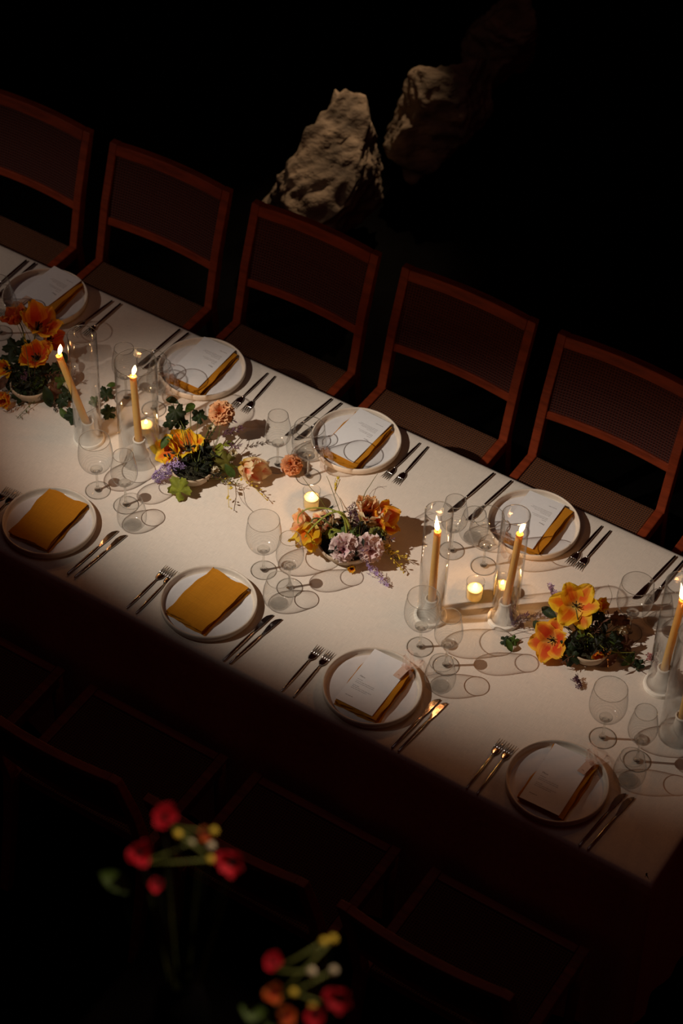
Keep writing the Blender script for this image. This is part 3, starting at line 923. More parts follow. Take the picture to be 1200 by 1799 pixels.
# ---------------------------------------------------------------- place settings
SIDE = {'P1': (-2.005, 0.150), 'P2': (-1.452, 0.150), 'P3': (-0.916, 0.145), 'P4': (-0.349, 0.141),
        'Q1': (-2.615, 0.923), 'Q2': (-2.018, 0.929), 'Q3': (-1.459, 0.927), 'Q4': (-0.853, 0.921)}
WHERE = {'P1': 'of the near left setting with a bare mustard napkin', 'P2': 'of the bare napkin setting next to the tagged near menu',
         'P3': 'of the brighter tagged near setting under two candle cylinders', 'P4': 'of the darkest near setting by the table corner',
         'Q1': 'of the far left setting behind orange tulips', 'Q2': 'of the far setting behind the peach carnation',
         'Q3': 'of the far setting behind the small central votive', 'Q4': 'of the far setting behind the two central cylinders',
         'Q5': 'of the far setting cut by the right frame edge'}

plate_prof = [(0.0, 0.0), (0.108, 0.0), (0.120, 0.002), (0.131, 0.006), (0.1345, 0.012), (0.135, 0.022), (0.1345, 0.0272), (0.1325, 0.0285), (0.1300, 0.0275),
              (0.1285, 0.022), (0.1270, 0.0125), (0.1235, 0.0092), (0.115, 0.0085), (0.0, 0.0085)]
plate_me = MB().lathe(plate_prof, 96).mesh('dinner_plate', M['plate'])
well_me = MB().lathe([(0.0, 0.0089), (0.112, 0.0089), (0.1215, 0.0094), (0.1232, 0.0086)], 72).mesh('glazed_well', M['glaze'])
for k, (x, y) in SIDE.items():
    o = link('dinner_plate', plate_me)
    link('glazed_well', well_me, o)
    o.location = (x, y, TZ)
    tag(o, 'round rimmed stoneware plate ' + WHERE[k], 'plate', 'stoneware plates on the tablecloth')


def napkin_mesh(seed, W=0.130, Lh=0.208):
    """a long sheet folded back and forth into five layers, raw wavy edges"""
    rnd = random.Random(seed)
    prof = []
    h, g = 0.0, 0.0040
    n = 9
    for lay in range(5):
        xs = [(-1 + 2 * i / n) for i in range(n + 1)]
        if lay % 2:
            xs = xs[::-1]
        w = W / 2 - 0.004 * (lay % 3) * 0.5
        for x in xs:
            prof.append((x * w, lay * g + 0.0009 * math.sin(x * 5 + lay)))
        e = xs[-1]
        if lay < 4:
            for a in (-0.5, 0, 0.5):
                prof.append((e * (w + 0.002 * math.cos(a * PI)), lay * g + g / 2 + g / 2 * math.sin(a * PI)))
    m = 14
    ph = rnd.uniform(0, 6)

    def f(u, v):
        i = min(int(round(u * (len(prof) - 1))), len(prof) - 1)
        x, z = prof[i]
        lay = z / g
        y = (v - 0.5) * (Lh - 0.004 * (lay % 2)) + 0.0012 * math.sin(x * 60 + ph + lay) * (2 * v - 1)
        sx = abs(x) / (W / 2)
        x2 = x + (1 if x > 0 else -1) * sx ** 4 * (0.0024 * math.sin(v * 7 + ph + lay * 0.8) + 0.0012 * math.sin(v * 19 + lay * 2))
        bulge = 0.003 * math.sin(PI * v) * (lay / 4) + 0.0012 * math.sin(v * 11 + ph) * lay / 4
        return (x2, y, z + bulge)
    mb = MB().grid(f, len(prof) - 1, m)
    return mb


def add_ribbon(nap, sx, sy, seed, top):
    """a chiffon ribbon tied at one corner of the napkin: a band over the end, a bow and loose tails"""
    rnd = random.Random(seed)
    r = 0.016

    def strip(pts, w, mb):
        pts = [Vector(p) for p in pts]
        n = len(pts)

        def f(u, v):
            t = v * (n - 1)
            i = min(int(t), n - 2)
            fr = t - i
            p = pts[i].lerp(pts[i + 1], fr)
            d = (pts[i + 1] - pts[i]).normalized()
            s = Vector((0, 0, 1)).cross(d)
            if s.length < 0.2:
                s = Vector((1, 0, 0))
            s.normalize()
            q = p + s * (u - 0.5) * w * (0.75 + 0.5 * abs(v - 0.5)) + Vector((0, 0, 0.0022 * math.sin(u * 9 + v * 14)))
            return q
        mb.grid(f, 4, (n - 1) * 3)
    mb = MB()
    cx, cy = sx * 0.048, sy * 0.090
    z = top + 0.0035
    k = (cx, cy, z + 0.004)
    # band across the corner of the stack
    strip([(sx * 0.069, sy * 0.078, 0.003), (sx * 0.067, sy * 0.082, z * 0.6), (sx * 0.058, sy * 0.088, z), k, (sx * 0.030, sy * 0.100, z), (sx * 0.022, sy * 0.108, z * 0.7), (sx * 0.02, sy * 0.110, 0.004)], 0.016, mb)
    # bow loops and tails
    strip([k, (cx + sx * 0.012, cy + sy * 0.020, z + 0.012), (cx + sx * 0.030, cy + sy * 0.034, z + 0.020), (cx + sx * 0.026, cy + sy * 0.018, z + 0.010), k], 0.014, mb)
    strip([k, (cx - sx * 0.016, cy + sy * 0.012, z + 0.010), (cx - sx * 0.026, cy + sy * 0.030, z + 0.014), (cx - sx * 0.010, cy + sy * 0.022, z + 0.006), k], 0.013, mb)
    strip([k, (cx + sx * 0.002, cy + sy * 0.024, z + 0.006), (cx - sx * 0.010, cy + sy * 0.040, z + 0.009), (cx - sx * 0.022, cy + sy * 0.062, z - 0.004), (cx - sx * 0.040, cy + sy * 0.072, z - 0.012)], 0.015, mb)
    ms = mb.mesh('ribbon', M['ribbon'])
    o = link('ribbon', ms, nap)
    o['label'] = 'sheer peach ribbon'
    kn = MB().lathe([(0, -0.005), (0.004, -0.004), (0.0055, 0), (0.004, 0.004), (0, 0.005)], 10, Matrix.Translation(k)).mesh('knot', M['ribbon'])
    link('knot', kn, o)
    return o


def add_tag(nap, sx, sy, top):
    m = Matrix.Translation((sx * 0.040, sy * 0.070, top + 0.0032)) @ Matrix.Rotation(math.radians(-8), 4, 'Z')
    t = link('name_tag', MB().box((0, 0, 0), (0.022, 0.044, 0.0007)).mesh('name_tag', M['tag'], False), nap, m)
    t['label'] = 'small peach name tag'
    mk = MB().tube([(-0.003, -0.012 * 1, 0.0006), (0.0, -0.010, 0.0006), (0.003, -0.0125, 0.0006)], 0.0006, 5)
    link('tag_mark', mk.mesh('tag_mark', M['tag_ink']), t)


fc = bpy.data.curves.new('menu_heading', 'FONT')
fc.body = 'Menu'
fc.size = 0.0075
fc.extrude = 0.0001
_fo = bpy.data.objects.new('menu_heading', fc)
COL.objects.link(_fo)
_dg = bpy.context.evaluated_depsgraph_get()
menu_word = bpy.data.meshes.new_from_object(_fo.evaluated_get(_dg))
menu_word.materials.clear()
menu_word.materials.append(M['ink'])
bpy.data.objects.remove(_fo)


def lines_mesh(rows, seed):
    rnd = random.Random(seed)
    mb = MB()
    for x0, x1, y, h in rows:
        x = x0
        while x < x1 - 0.0015:
            w = min(rnd.uniform(0.003, 0.009), x1 - x)
            mb.box((x + w / 2, y, 0), (w, h, 0.0002))
            x += w + 0.0012
    return mb.mesh('printed_lines', M['ink'], False)


ROWS_A = [(-0.042, -0.026, -0.012, .0010), (-0.042, 0.016, -0.019, .0009), (-0.042, 0.016, -0.0245, .0009), (-0.042, -0.022, -0.036, .0010),
          (-0.042, 0.020, -0.0415, .0009), (-0.042, 0.006, -0.047, .0009), (-0.042, -0.020, -0.075, .0012)]
ROWS_B = [(-0.040, -0.026, -0.014, .0009), (-0.040, 0.004, -0.021, .0009), (-0.040, 0.010, -0.026, .0009), (-0.040, -0.010, -0.038, .0009),
          (-0.040, 0.012, -0.043, .0009), (-0.040, 0.026, -0.048, .0009), (-0.040, 0.022, -0.053, .0009), (-0.044, -0.018, -0.075, .0012)]
card_me = MB().box((0, 0, 0), (0.114, 0.205, 0.0009)).mesh('menu_card', M['paper'], False)
rows_me = {'A': lines_mesh(ROWS_A, 4), 'B': lines_mesh(ROWS_B, 5)}

NAP = {'P1': (-0.006, 0.006, 3, False), 'P2': (-0.006, 0.004, -4, False), 'P3': (0.006, 0.004, 2, True), 'P4': (0.004, 0.000, 1, True),
       'Q1': (0.004, 0.008, 2, True), 'Q2': (0.000, 0.000, 2, True), 'Q3': (0.002, -0.004, 1, True), 'Q4': (0.010, -0.002, 0, True)}
MENU = {'P3': (-0.918, 0.153, 1), 'P4': (-0.351, 0.141, 2), 'Q1': (-2.626, 0.944, -4), 'Q2': (-2.028, 0.940, 1), 'Q3': (-1.463, 0.935, -2), 'Q4': (-0.862, 0.922, 2)}
FZ = TZ + 0.0096
for i, (k, (x, y)) in enumerate(SIDE.items()):
    dx, dy, a, tied = NAP[k]
    t = thing('napkin', ('folded mustard gauze napkin ' if not tied else 'ribbon tied mustard napkin ') + WHERE[k], 'napkin', (x + dx, y + dy, FZ),
              math.radians(a), 'mustard napkins on the plates')
    link('folded_cloth', napkin_mesh(i + 2).mesh('folded_cloth', M['napkin']), t)
    if tied:
        sgn = 1 if k[0] == 'P' else -1
        add_ribbon(t, sgn, sgn, i, 0.0195)
        if k in ('P3', 'P4', 'Q1'):
            add_tag(t, sgn, sgn, 0.0225)
for i, (k, (x, y, a)) in enumerate(MENU.items()):
    far = k[0] == 'Q'
    t = thing('menu_card', 'white printed menu card ' + WHERE[k], 'menu', (x, y, FZ + 0.0215), math.radians(a + (180 if far else 0)), 'printed menu cards')
    link('card', card_me, t)
    w = link('heading', menu_word, t)
    w.location = (-0.042, -0.002, 0.0006)
    o = link('printed_lines', rows_me['B' if far else 'A'], t)
    o.location = (0, 0, 0.0006)
    o['kind'] = 'stuff'

# ---------------------------------------------------------------- cutlery


def loft(sections, n=8):
    """sections: (y, z, half width, half thickness)"""
    V, F = [], []
    for y, z, a, b in sections:
        for k in range(n):
            q = 2 * PI * k / n
            V.append((a * math.cos(q), y, z + b * math.sin(q)))
    m = len(sections)
    for i in range(m - 1):
        for k in range(n):
            k2 = (k + 1) % n
            F.append((i * n + k, i * n + k2, (i + 1) * n + k2, (i + 1) * n + k))
    F += [tuple(range(n)), tuple((m - 1) * n + k for k in range(n))[::-1]]
    return MB().add(V, F)


def make_fork():
    t = thing('fork', '', 'fork', (0, 0, 0), 0, 'steel dinner forks')
    h = loft([(-0.096, 0.003, 0.0012, 0.0012), (-0.093, 0.003, 0.0028, 0.0022), (-0.06, 0.003, 0.0042, 0.0028), (-0.02, 0.003, 0.0048, 0.0028), (0.015, 0.0034, 0.0040, 0.0024),
              (0.030, 0.0045, 0.0026, 0.0018), (0.040, 0.0050, 0.0026, 0.0012)])
    link('handle', h.mesh('handle', M['steel']), t)
    hd = loft([(0.036, 0.0048, 0.0026, 0.0012), (0.043, 0.0042, 0.0075, 0.0010), (0.050, 0.0030, 0.0110, 0.0009), (0.060, 0.0022, 0.0118, 0.0009), (0.064, 0.0022, 0.0118, 0.0009)])
    for q in range(4):
        x = -0.0102 + 0.0068 * q
        s = loft([(0.062, 0.0022, 0.0017, 0.0009), (0.080, 0.0030, 0.0014, 0.0009), (0.096, 0.0060, 0.0006, 0.0006)], 6)
        hd.add([(a + x, b, c) for a, b, c in s.v], s.f)
    link('head', hd.mesh('head', M['steel']), t)
    return t


def make_knife():
    t = thing('knife', '', 'knife', (0, 0, 0), 0, 'steel dinner knives')
    h = loft([(-0.108, 0.004, 0.0015, 0.0015), (-0.104, 0.004, 0.0036, 0.0030), (-0.06, 0.004, 0.0046, 0.0036), (-0.01, 0.004, 0.0050, 0.0036), (0.020, 0.004, 0.0040, 0.0030), (0.028, 0.004, 0.0030, 0.0022)])
    link('handle', h.mesh('handle', M['steel']), t)
    rows = [(0.024, -0.003, 0.003), (0.040, -0.0050, 0.0045), (0.056, -0.0085, 0.0055), (0.078, -0.0110, 0.0060), (0.094, -0.0085, 0.0062), (0.104, -0.002, 0.0060), (0.109, 0.0045, 0.0056)]
    V, F = [], []
    for y, a, b in rows:
        V += [(a, y, 0.0030), (b, y, 0.0022), (b, y, 0.0044), (a, y, 0.0034)]
    for i in range(len(rows) - 1):
        for k in range(4):
            k2 = (k + 1) % 4
            F.append((i * 4 + k, i * 4 + k2, i * 4 + 4 + k2, i * 4 + 4 + k))
    F += [(0, 1, 2, 3), tuple(4 * (len(rows) - 1) + q for q in (3, 2, 1, 0))]
    link('blade', MB().add(V, F).mesh('blade', M['steel'], False), t)
    return t


# tip and tail of every piece on the table plane
CUT = [('fork', 'P1', 'outer', (-2.192, 0.205), (-2.184, 0.013)), ('fork', 'P1', 'inner', (-2.164, 0.209), (-2.158, 0.017)),
       ('knife', 'P1', 'inner', (-1.835, 0.244), (-1.849, 0.027)), ('knife', 'P1', 'outer', (-1.805, 0.245), (-1.825, 0.027)),
       ('fork', 'P2', 'outer', (-1.629, 0.209), (-1.637, 0.018)), ('fork', 'P2', 'inner', (-1.602, 0.207), (-1.604, 0.017)),
       ('knife', 'P2', 'inner', (-1.291, 0.223), (-1.307, 0.009)), ('knife', 'P2', 'outer', (-1.263, 0.224), (-1.287, 0.010)),
       ('fork', 'P3', 'outer', (-1.115, 0.201), (-1.117, 0.008)), ('fork', 'P3', 'inner', (-1.081, 0.200), (-1.079, 0.008)),
       ('knife', 'P3', 'inner', (-0.753, 0.224), (-0.770, 0.006)), ('knife', 'P3', 'outer', (-0.731, 0.223), (-0.750, 0.006)),
       ('fork', 'P4', 'outer', (-0.538, 0.194), (-0.540, 0.004)), ('fork', 'P4', 'inner', (-0.509, 0.194), (-0.508, 0.004)),
       ('knife', 'P4', 'inner', (-0.191, 0.220), (-0.210, 0.004)), ('knife', 'P4', 'outer', (-0.168, 0.221), (-0.186, 0.005)),
       ('fork', 'Q1', 'inner', (-2.460, 0.854), (-2.444, 1.045)), ('fork', 'Q1', 'outer', (-2.416, 0.857), (-2.414, 1.049)),
       ('knife', 'Q1', 'outer', (-2.785, 0.835), (-2.788, 1.047)), ('knife', 'Q1', 'inner', (-2.755, 0.840), (-2.757, 1.052)),
       ('knife', 'Q2', 'outer', (-2.196, 0.838), (-2.188, 1.052)), ('knife', 'Q2', 'inner', (-2.172, 0.840), (-2.156, 1.052)),
       ('fork', 'Q2', 'inner', (-1.853, 0.850), (-1.850, 1.038)), ('fork', 'Q2', 'outer', (-1.813, 0.852), (-1.823, 1.038)),
       ('knife', 'Q3', 'outer', (-1.649, 0.838), (-1.625, 1.052)), ('knife', 'Q3', 'inner', (-1.616, 0.840), (-1.591, 1.051)),
       ('fork', 'Q3', 'inner', (-1.314, 0.850), (-1.304, 1.036)), ('fork', 'Q3', 'outer', (-1.275, 0.850), (-1.276, 1.035)),
       ('knife', 'Q4', 'outer', (-1.084, 0.838), (-1.057, 1.050)), ('knife', 'Q4', 'inner', (-1.024, 0.838), (-0.998, 1.053)),
       ('fork', 'Q4', 'inner', (-0.700, 0.850), (-0.691, 1.037)), ('fork', 'Q4', 'outer', (-0.670, 0.848), (-0.662, 1.034)),
       ('knife', 'Q5', 'outer', (-0.482, 0.836), (-0.460, 1.052)), ('knife', 'Q5', 'inner', (-0.444, 0.838), (-0.432, 1.052))]
first = {}
for kind, k, pos, tip, tail in CUT:
    cx, cy = (tip[0] + tail[0]) / 2, (tip[1] + tail[1]) / 2
    a = math.atan2(tip[1] - tail[1], tip[0] - tail[0]) - PI / 2
    lb = '%s steel dinner %s %s' % (pos, kind, WHERE[k])
    loc = (cx, cy, TZ + 0.0003)
    if kind not in first:
        first[kind] = make_fork() if kind == 'fork' else make_knife()
        first[kind].location = loc
        first[kind].rotation_euler = (0, 0, a)
        first[kind]['label'] = lb
    else:
        dup(first[kind], loc, a, lb)

# ---------------------------------------------------------------- glasses


def shell(prof, t):
    """open bowl with a wall: outer profile, then the inner one back down"""
    inner = []
    for i, (r, z) in enumerate(prof):
        a = prof[max(i - 1, 0)]
        b = prof[min(i + 1, len(prof) - 1)]
        dr, dz = b[0] - a[0], b[1] - a[1]
        l = math.hypot(dr, dz) or 1
        inner.append((max(0.0, r - t * dz / l), z + t * dr / l))
    rim = prof[-1]
    return prof + [(rim[0] - t * 0.5, rim[1] + t * 0.5)] + inner[::-1]


def curve(pts, n=4):
    """Catmull-Rom through the profile points"""
    out = []
    q = [pts[0]] + list(pts) + [pts[-1]]
    for i in range(1, len(q) - 2):
        for s in range(n):
            t = s / n
            p0, p1, p2, p3 = q[i - 1], q[i], q[i + 1], q[i + 2]
            out.append(tuple(0.5 * (2 * p1[k] + (p2[k] - p0[k]) * t + (2 * p0[k] - 5 * p1[k] + 4 * p2[k] - p3[k]) * t * t + (3 * p1[k] - p0[k] - 3 * p2[k] + p3[k]) * t ** 3) for k in (0, 1)))
    out.append(tuple(pts[-1]))
    return [(max(0.0, r), z) for r, z in out]


def torus(R, z, r, n=64, k=8):
    return MB().lathe([(R + r * math.cos(2 * PI * q / k), z + r * math.sin(2 * PI * q / k)) for q in range(k)], n, None, True)


def make_stem(name, bowl, stem_top, foot_r, group):
    t = thing(name, '', 'wine glass', (0, 0, 0), 0, group)
    link('bowl', MB().lathe(shell(curve(bowl), 0.0011), 56).mesh('bowl', M['glass']), t)
    rr, rz_ = bowl[-1]
    link('rim', torus(rr - 0.0005, rz_ + 0.0004, 0.0010).mesh('rim', M['rim_glass']), t)
    link('foot_edge', torus(foot_r - 0.0006, 0.0013, 0.0010).mesh('foot_edge', M['rim_glass']), t)
    st = curve([(0.0001, 0.004), (0.010, 0.0055), (0.0055, 0.012), (0.0040, 0.022), (0.0036, 0.045), (0.0038, stem_top - 0.014), (0.0055, stem_top - 0.004), (0.011, stem_top + 0.0012), (0.018, stem_top + 0.0042), (0.015, stem_top + 0.0058), (0.006, stem_top + 0.0045), (0.0001, stem_top + 0.0045)])
    link('stem', MB().lathe(st, 20).mesh('stem', M['stem_glass']), t)
    ft = [(0.0, 0.0002), (foot_r - 0.001, 0.0002), (foot_r, 0.0010), (foot_r - 0.001, 0.0019), (foot_r * 0.6, 0.0028), (0.012, 0.0048), (0.0, 0.0055)]
    link('foot', MB().lathe(ft, 56).mesh('foot', M['glass']), t)
    return t


RED = [(0.0001, 0.0835), (0.012, 0.0845), (0.026, 0.091), (0.039, 0.103), (0.0475, 0.120), (0.0505, 0.138), (0.0500, 0.158), (0.0475, 0.180), (0.0445, 0.202)]
WHT = [(0.0001, 0.0885), (0.010, 0.0895), (0.022, 0.096), (0.033, 0.109), (0.0385, 0.126), (0.0390, 0.142), (0.0365, 0.162), (0.0325, 0.184), (0.0295, 0.202)]
TUM = [(0.0001, 0.0004), (0.022, 0.0006), (0.030, 0.003), (0.0385, 0.014), (0.0425, 0.030), (0.0430, 0.045), (0.0410, 0.062), (0.0370, 0.080), (0.0325, 0.098)]
GL = {'red': make_stem('red_wine_glass', RED, 0.082, 0.0365, 'large round wine glasses'),
      'white': make_stem('white_wine_glass', WHT, 0.087, 0.0365, 'narrow white wine glasses')}
tt = thing('stemless_glass', '', 'glass', (0, 0, 0), 0, 'stemless water glasses')
link('wall', MB().lathe(shell(curve(TUM), 0.0013), 56).mesh('wall', M['glass']), tt)
link('base', MB().lathe(curve([(0.0001, 0.0018), (0.020, 0.0022), (0.026, 0.0045), (0.018, 0.0062), (0.0001, 0.0066)]), 40).mesh('base', M['lens_glass']), tt)
link('rim', torus(0.0320, 0.0984, 0.0011).mesh('rim', M['rim_glass']), tt)
GL['tumbler'] = tt
GPOS = [('red', 'P1', (-1.978, 0.343)), ('white', 'P1', (-1.875, 0.340)), ('tumbler', 'P1', (-1.813, 0.286)),
        ('red', 'P2', (-1.404, 0.350)), ('white', 'P2', (-1.307, 0.335)), ('tumbler', 'P2', (-1.300, 0.268)),
        ('red', 'P3', (-0.891, 0.352)), ('white', 'P3', (-0.798, 0.334)), ('tumbler', 'P3', (-0.775, 0.262)),
        ('red', 'P4', (-0.325, 0.350)), ('white', 'P4', (-0.214, 0.332)), ('tumbler', 'P4', (-0.203, 0.262)),
        ('white', 'Q2', (-2.141, 0.706)), ('red', 'Q2', (-2.044, 0.712)), ('tumbler', 'Q2', (-2.080, 0.800)),
        ('white', 'Q3', (-1.603, 0.722)), ('red', 'Q3', (-1.503, 0.733)), ('tumbler', 'Q3', (-1.571, 0.795)),
        ('white', 'Q4', (-1.003, 0.712)), ('red', 'Q4', (-0.897, 0.711)), ('tumbler', 'Q4', (-0.978, 0.790)),
        ('red', 'Q5', (-0.437, 0.719)), ('tumbler', 'Q5', (-0.395, 0.800)), ('red', 'Q1', (-2.640, 0.725)), ('tumbler', 'Q1', (-2.680, 0.800))]
NAMES = {'red': 'large round red wine glass ', 'white': 'narrow white wine glass ', 'tumbler': 'stemless water glass '}
seen = set()
for kind, k, (x, y) in GPOS:
    lb = NAMES[kind] + WHERE[k]
    if kind not in seen:
        seen.add(kind)
        GL[kind].location = (x, y, TZ + 0.0005)
        GL[kind]['label'] = lb
    else:
        dup(GL[kind], (x, y, TZ + 0.0005), random.uniform(0, 6), lb)

# ---------------------------------------------------------------- candles


def point(name, loc, watts, r=0.006, color=(1.0, 0.34, 0.105)):
    d = bpy.data.lights.new(name, 'POINT')
    d.energy = watts
    d.shadow_soft_size = r
    d.color = color
    o = bpy.data.objects.new(name, d)
    COL.objects.link(o)
    o.location = loc


def flame_me(h, w, lean):
    prof = [(0.0001, 0), (0.55, 0.10), (0.9, 0.22), (1.0, 0.34), (0.85, 0.5), (0.5, 0.72), (0.2, 0.9), (0.0001, 1.0)]
    mb = MB().lathe([(r * w, z * h) for r, z in curve(prof, 3)], 14)
    mb.v = [(x + lean * (z / h) ** 2 * 0.3 * h, y + 0.12 * h * math.sin(z / h * 4) * lean, z) for x, y, z in mb.v]
    return mb.mesh('flame', M['flame'])


CAND_W = 0.33
CYL = [  # name, x, y, cylinder radius, height, base radius, candle top, tilt direction, lean of the flame, label
    ('C1', -2.128, 0.500, 0.0425, 0.400, 0.046, 0.335, (-0.062, -0.035), 0.8, 'leftmost candle cylinder, with the leaning candle'),
    ('C2', -1.959, 0.524, 0.0610, 0.375, 0.034, 0.320, (-0.008, -0.004), 0.9, 'wide candle cylinder second from left'),
    ('C3', -0.925, 0.465, 0.0385, 0.405, 0.046, 0.340, (0.0, 0.0), -0.6, 'left one of the two central cylinders'),
    ('C4', -0.750, 0.569, 0.0385, 0.405, 0.046, 0.345, (0.014, 0.006), 1.1, 'right one of the two central cylinders'),
    ('C5', -0.278, 0.600, 0.0410, 0.400, 0.048, 0.345, (0.01, 0.006), -1.0, 'cylinder beside tulips at the right frame edge'),
    ('C6', -0.163, 0.478, 0.0560, 0.395, 0.050, 0.300, (0.0, 0.0), 0.5, 'wide cylinder cut by the right frame edge')]
for nm, x, y, R, H, BR, top, (tx, ty), lean, lb in CYL:
    wide = R > BR
    z0 = TZ + (0.0003 if wide else 0.0118)
    cy = thing('hurricane_cylinder', 'clear glass tube, ' + lb, 'glass cylinder', (x, y, z0), 0, 'glass cylinders round the tall candles')
    link('tube', MB().lathe([(R, 0), (R, H - 0.001), (R - 0.0008, H), (R - 0.0016, H - 0.001), (R - 0.0016, 0)], 64, None, True).mesh('tube', M['cyl_glass']), cy)
    link('rim', torus(R - 0.0008, H, 0.0012, 72).mesh('rim', M['rim_glass']), cy)
    hp = curve([(0.0001, 0.0), (BR - 0.003, 0.0), (BR, 0.004), (BR - 0.0005, 0.0095), (BR - 0.003, 0.0112)], 3) + \
        curve([(BR - 0.010, 0.0114), (0.026, 0.0135), (0.0205, 0.026), (0.0180, 0.048), (0.0172, 0.064), (0.0190, 0.070), (0.0190, 0.074), (0.0165, 0.0755), (0.0145, 0.074), (0.0138, 0.064), (0.0136, 0.050), (0.0001, 0.049)], 3)
    ho = link('candle_holder', MB().lathe(hp, 48).mesh('candle_holder', M['ceramic']))
    ho.location = (x, y, TZ + 0.0003)
    tag(ho, 'white ceramic holder, in ' + lb, 'candle holder', 'ceramic holders of the tall candles')
    t = thing('taper_candle', 'lit tall beeswax yellow candle, in ' + lb, 'candle', (x, y, TZ + 0.050), 0, 'tall lit candles')
    L_ = top - 0.050
    ax = Vector((tx, ty, L_)).normalized()
    mt = ax.to_track_quat('Z', 'Y').to_matrix().to_4x4()
    cp = curve([(0.0001, 0), (0.0112, 0.0), (0.0112, 0.002), (0.0108, L_ * 0.4), (0.0098, L_ - 0.012), (0.0096, L_ - 0.003), (0.0078, L_), (0.0035, L_ - 0.0022), (0.0001, L_ - 0.0022)], 3)
    link('wax', MB().lathe(cp, 24).mesh('wax', M['wax']), t, mt)
    e = ax * L_
    link('wick', MB().tube([e - Vector((0, 0, 0.003)), e + Vector((0, 0, 0.004)), e + Vector((0.002 * lean, 0, 0.008))], 0.0008, 5).mesh('wick', M['wick']), t)
    fl = link('flame', flame_me(0.050, 0.0066, lean), t)
    fl.location = e + Vector((0, 0, 0.004))
    point('candle_light', (x + e.x, y + e.y, TZ + 0.050 + e.z + 0.027), CAND_W * (0.65 if nm in ('C5', 'C6') else 1.0))

VOT = [('V1', -2.000, 0.613, 'votive in glass cup behind the wide left cylinder'), ('V2', -1.429, 0.636, 'votive in glass cup standing alone near the table centre'),
       ('V3', -0.859, 0.593, 'votive in glass cup between the two central cylinders'), ('V4', -0.802, 0.645, 'votive in glass cup half hidden behind right central candle')]
for nm, x, y, lb in VOT:
    t = thing('votive_candle', 'small lit ' + lb, 'votive', (x, y, TZ + 0.0003), 0, 'small votives in glass cups')
    g = [(0.0001, 0.0003), (0.021, 0.0003), (0.0235, 0.002), (0.0245, 0.02), (0.0262, 0.068)]
    link('cup', MB().lathe(shell(curve(g), 0.0016), 40).mesh('cup', M['cyl_glass']), t)
    wx = [(0.0001, 0.005), (0.0205, 0.005), (0.0215, 0.007), (0.0225, 0.030), (0.0228, 0.0405), (0.019, 0.0395), (0.0001, 0.0385)]
    link('wax', MB().lathe(wx, 32).mesh('wax', M['votive_wax']), t)
    link('wick', MB().tube([(0, 0, 0.038), (0.0005, 0, 0.045)], 0.0007, 5).mesh('wick', M['wick']), t)
    fl = link('flame', flame_me(0.020, 0.0050, 0.3), t)
    fl.location = (0, 0, 0.0425)
    point('votive_light', (x, y, TZ + 0.056), 0.28, 0.004, (1.0, 0.52, 0.20))

# ---------------------------------------------------------------- flowers


def petal_mesh(L_, W, th0, th1, ruffle, cup, seed, material):
    """grows from the origin along +z, leaning outward (+y) by th0 at its foot and th1 more at its tip"""
    rnd = random.Random(seed)
    nv, nu = 9, 6
    ph = rnd.uniform(0, 6)
    line = [(0.0, 0.0)]
    for j in range(nv):
        v = (j + 0.5) / nv
        th = th0 + th1 * v ** 1.5
        line.append((line[-1][0] + math.sin(th) * L_ / nv, line[-1][1] + math.cos(th) * L_ / nv))

    def f(u, v):
        j = min(int(round(v * nv)), nv)
        o, z = line[j]
        th = th0 + th1 * v ** 1.5
        s = 2 * u - 1
        w = W * (0.22 + 0.78 * math.sin(PI * min(1, v * 0.86 + 0.10)) ** 0.8) * (1.0 if v < 0.9 else 0.72)
        x = s * w
        inw = cup * w * s * s                     # edges curl towards the axis
        rf = ruffle * L_ * abs(s) ** 2 * v * math.sin(v * 13 + ph + s * 3) + ruffle * L_ * 0.8 * v ** 4 * math.sin(s * 7 + ph)
        ny, nz = math.cos(th), -math.sin(th)      # outward normal in the y z plane
        d = -inw + rf
        tipz = -0.10 * L_ * s * s * v ** 3
        return (x, o + ny * d, z + nz * d + tipz)
    return MB().grid(f, nu, nv).mesh('petal', material)


PCACHE = {}


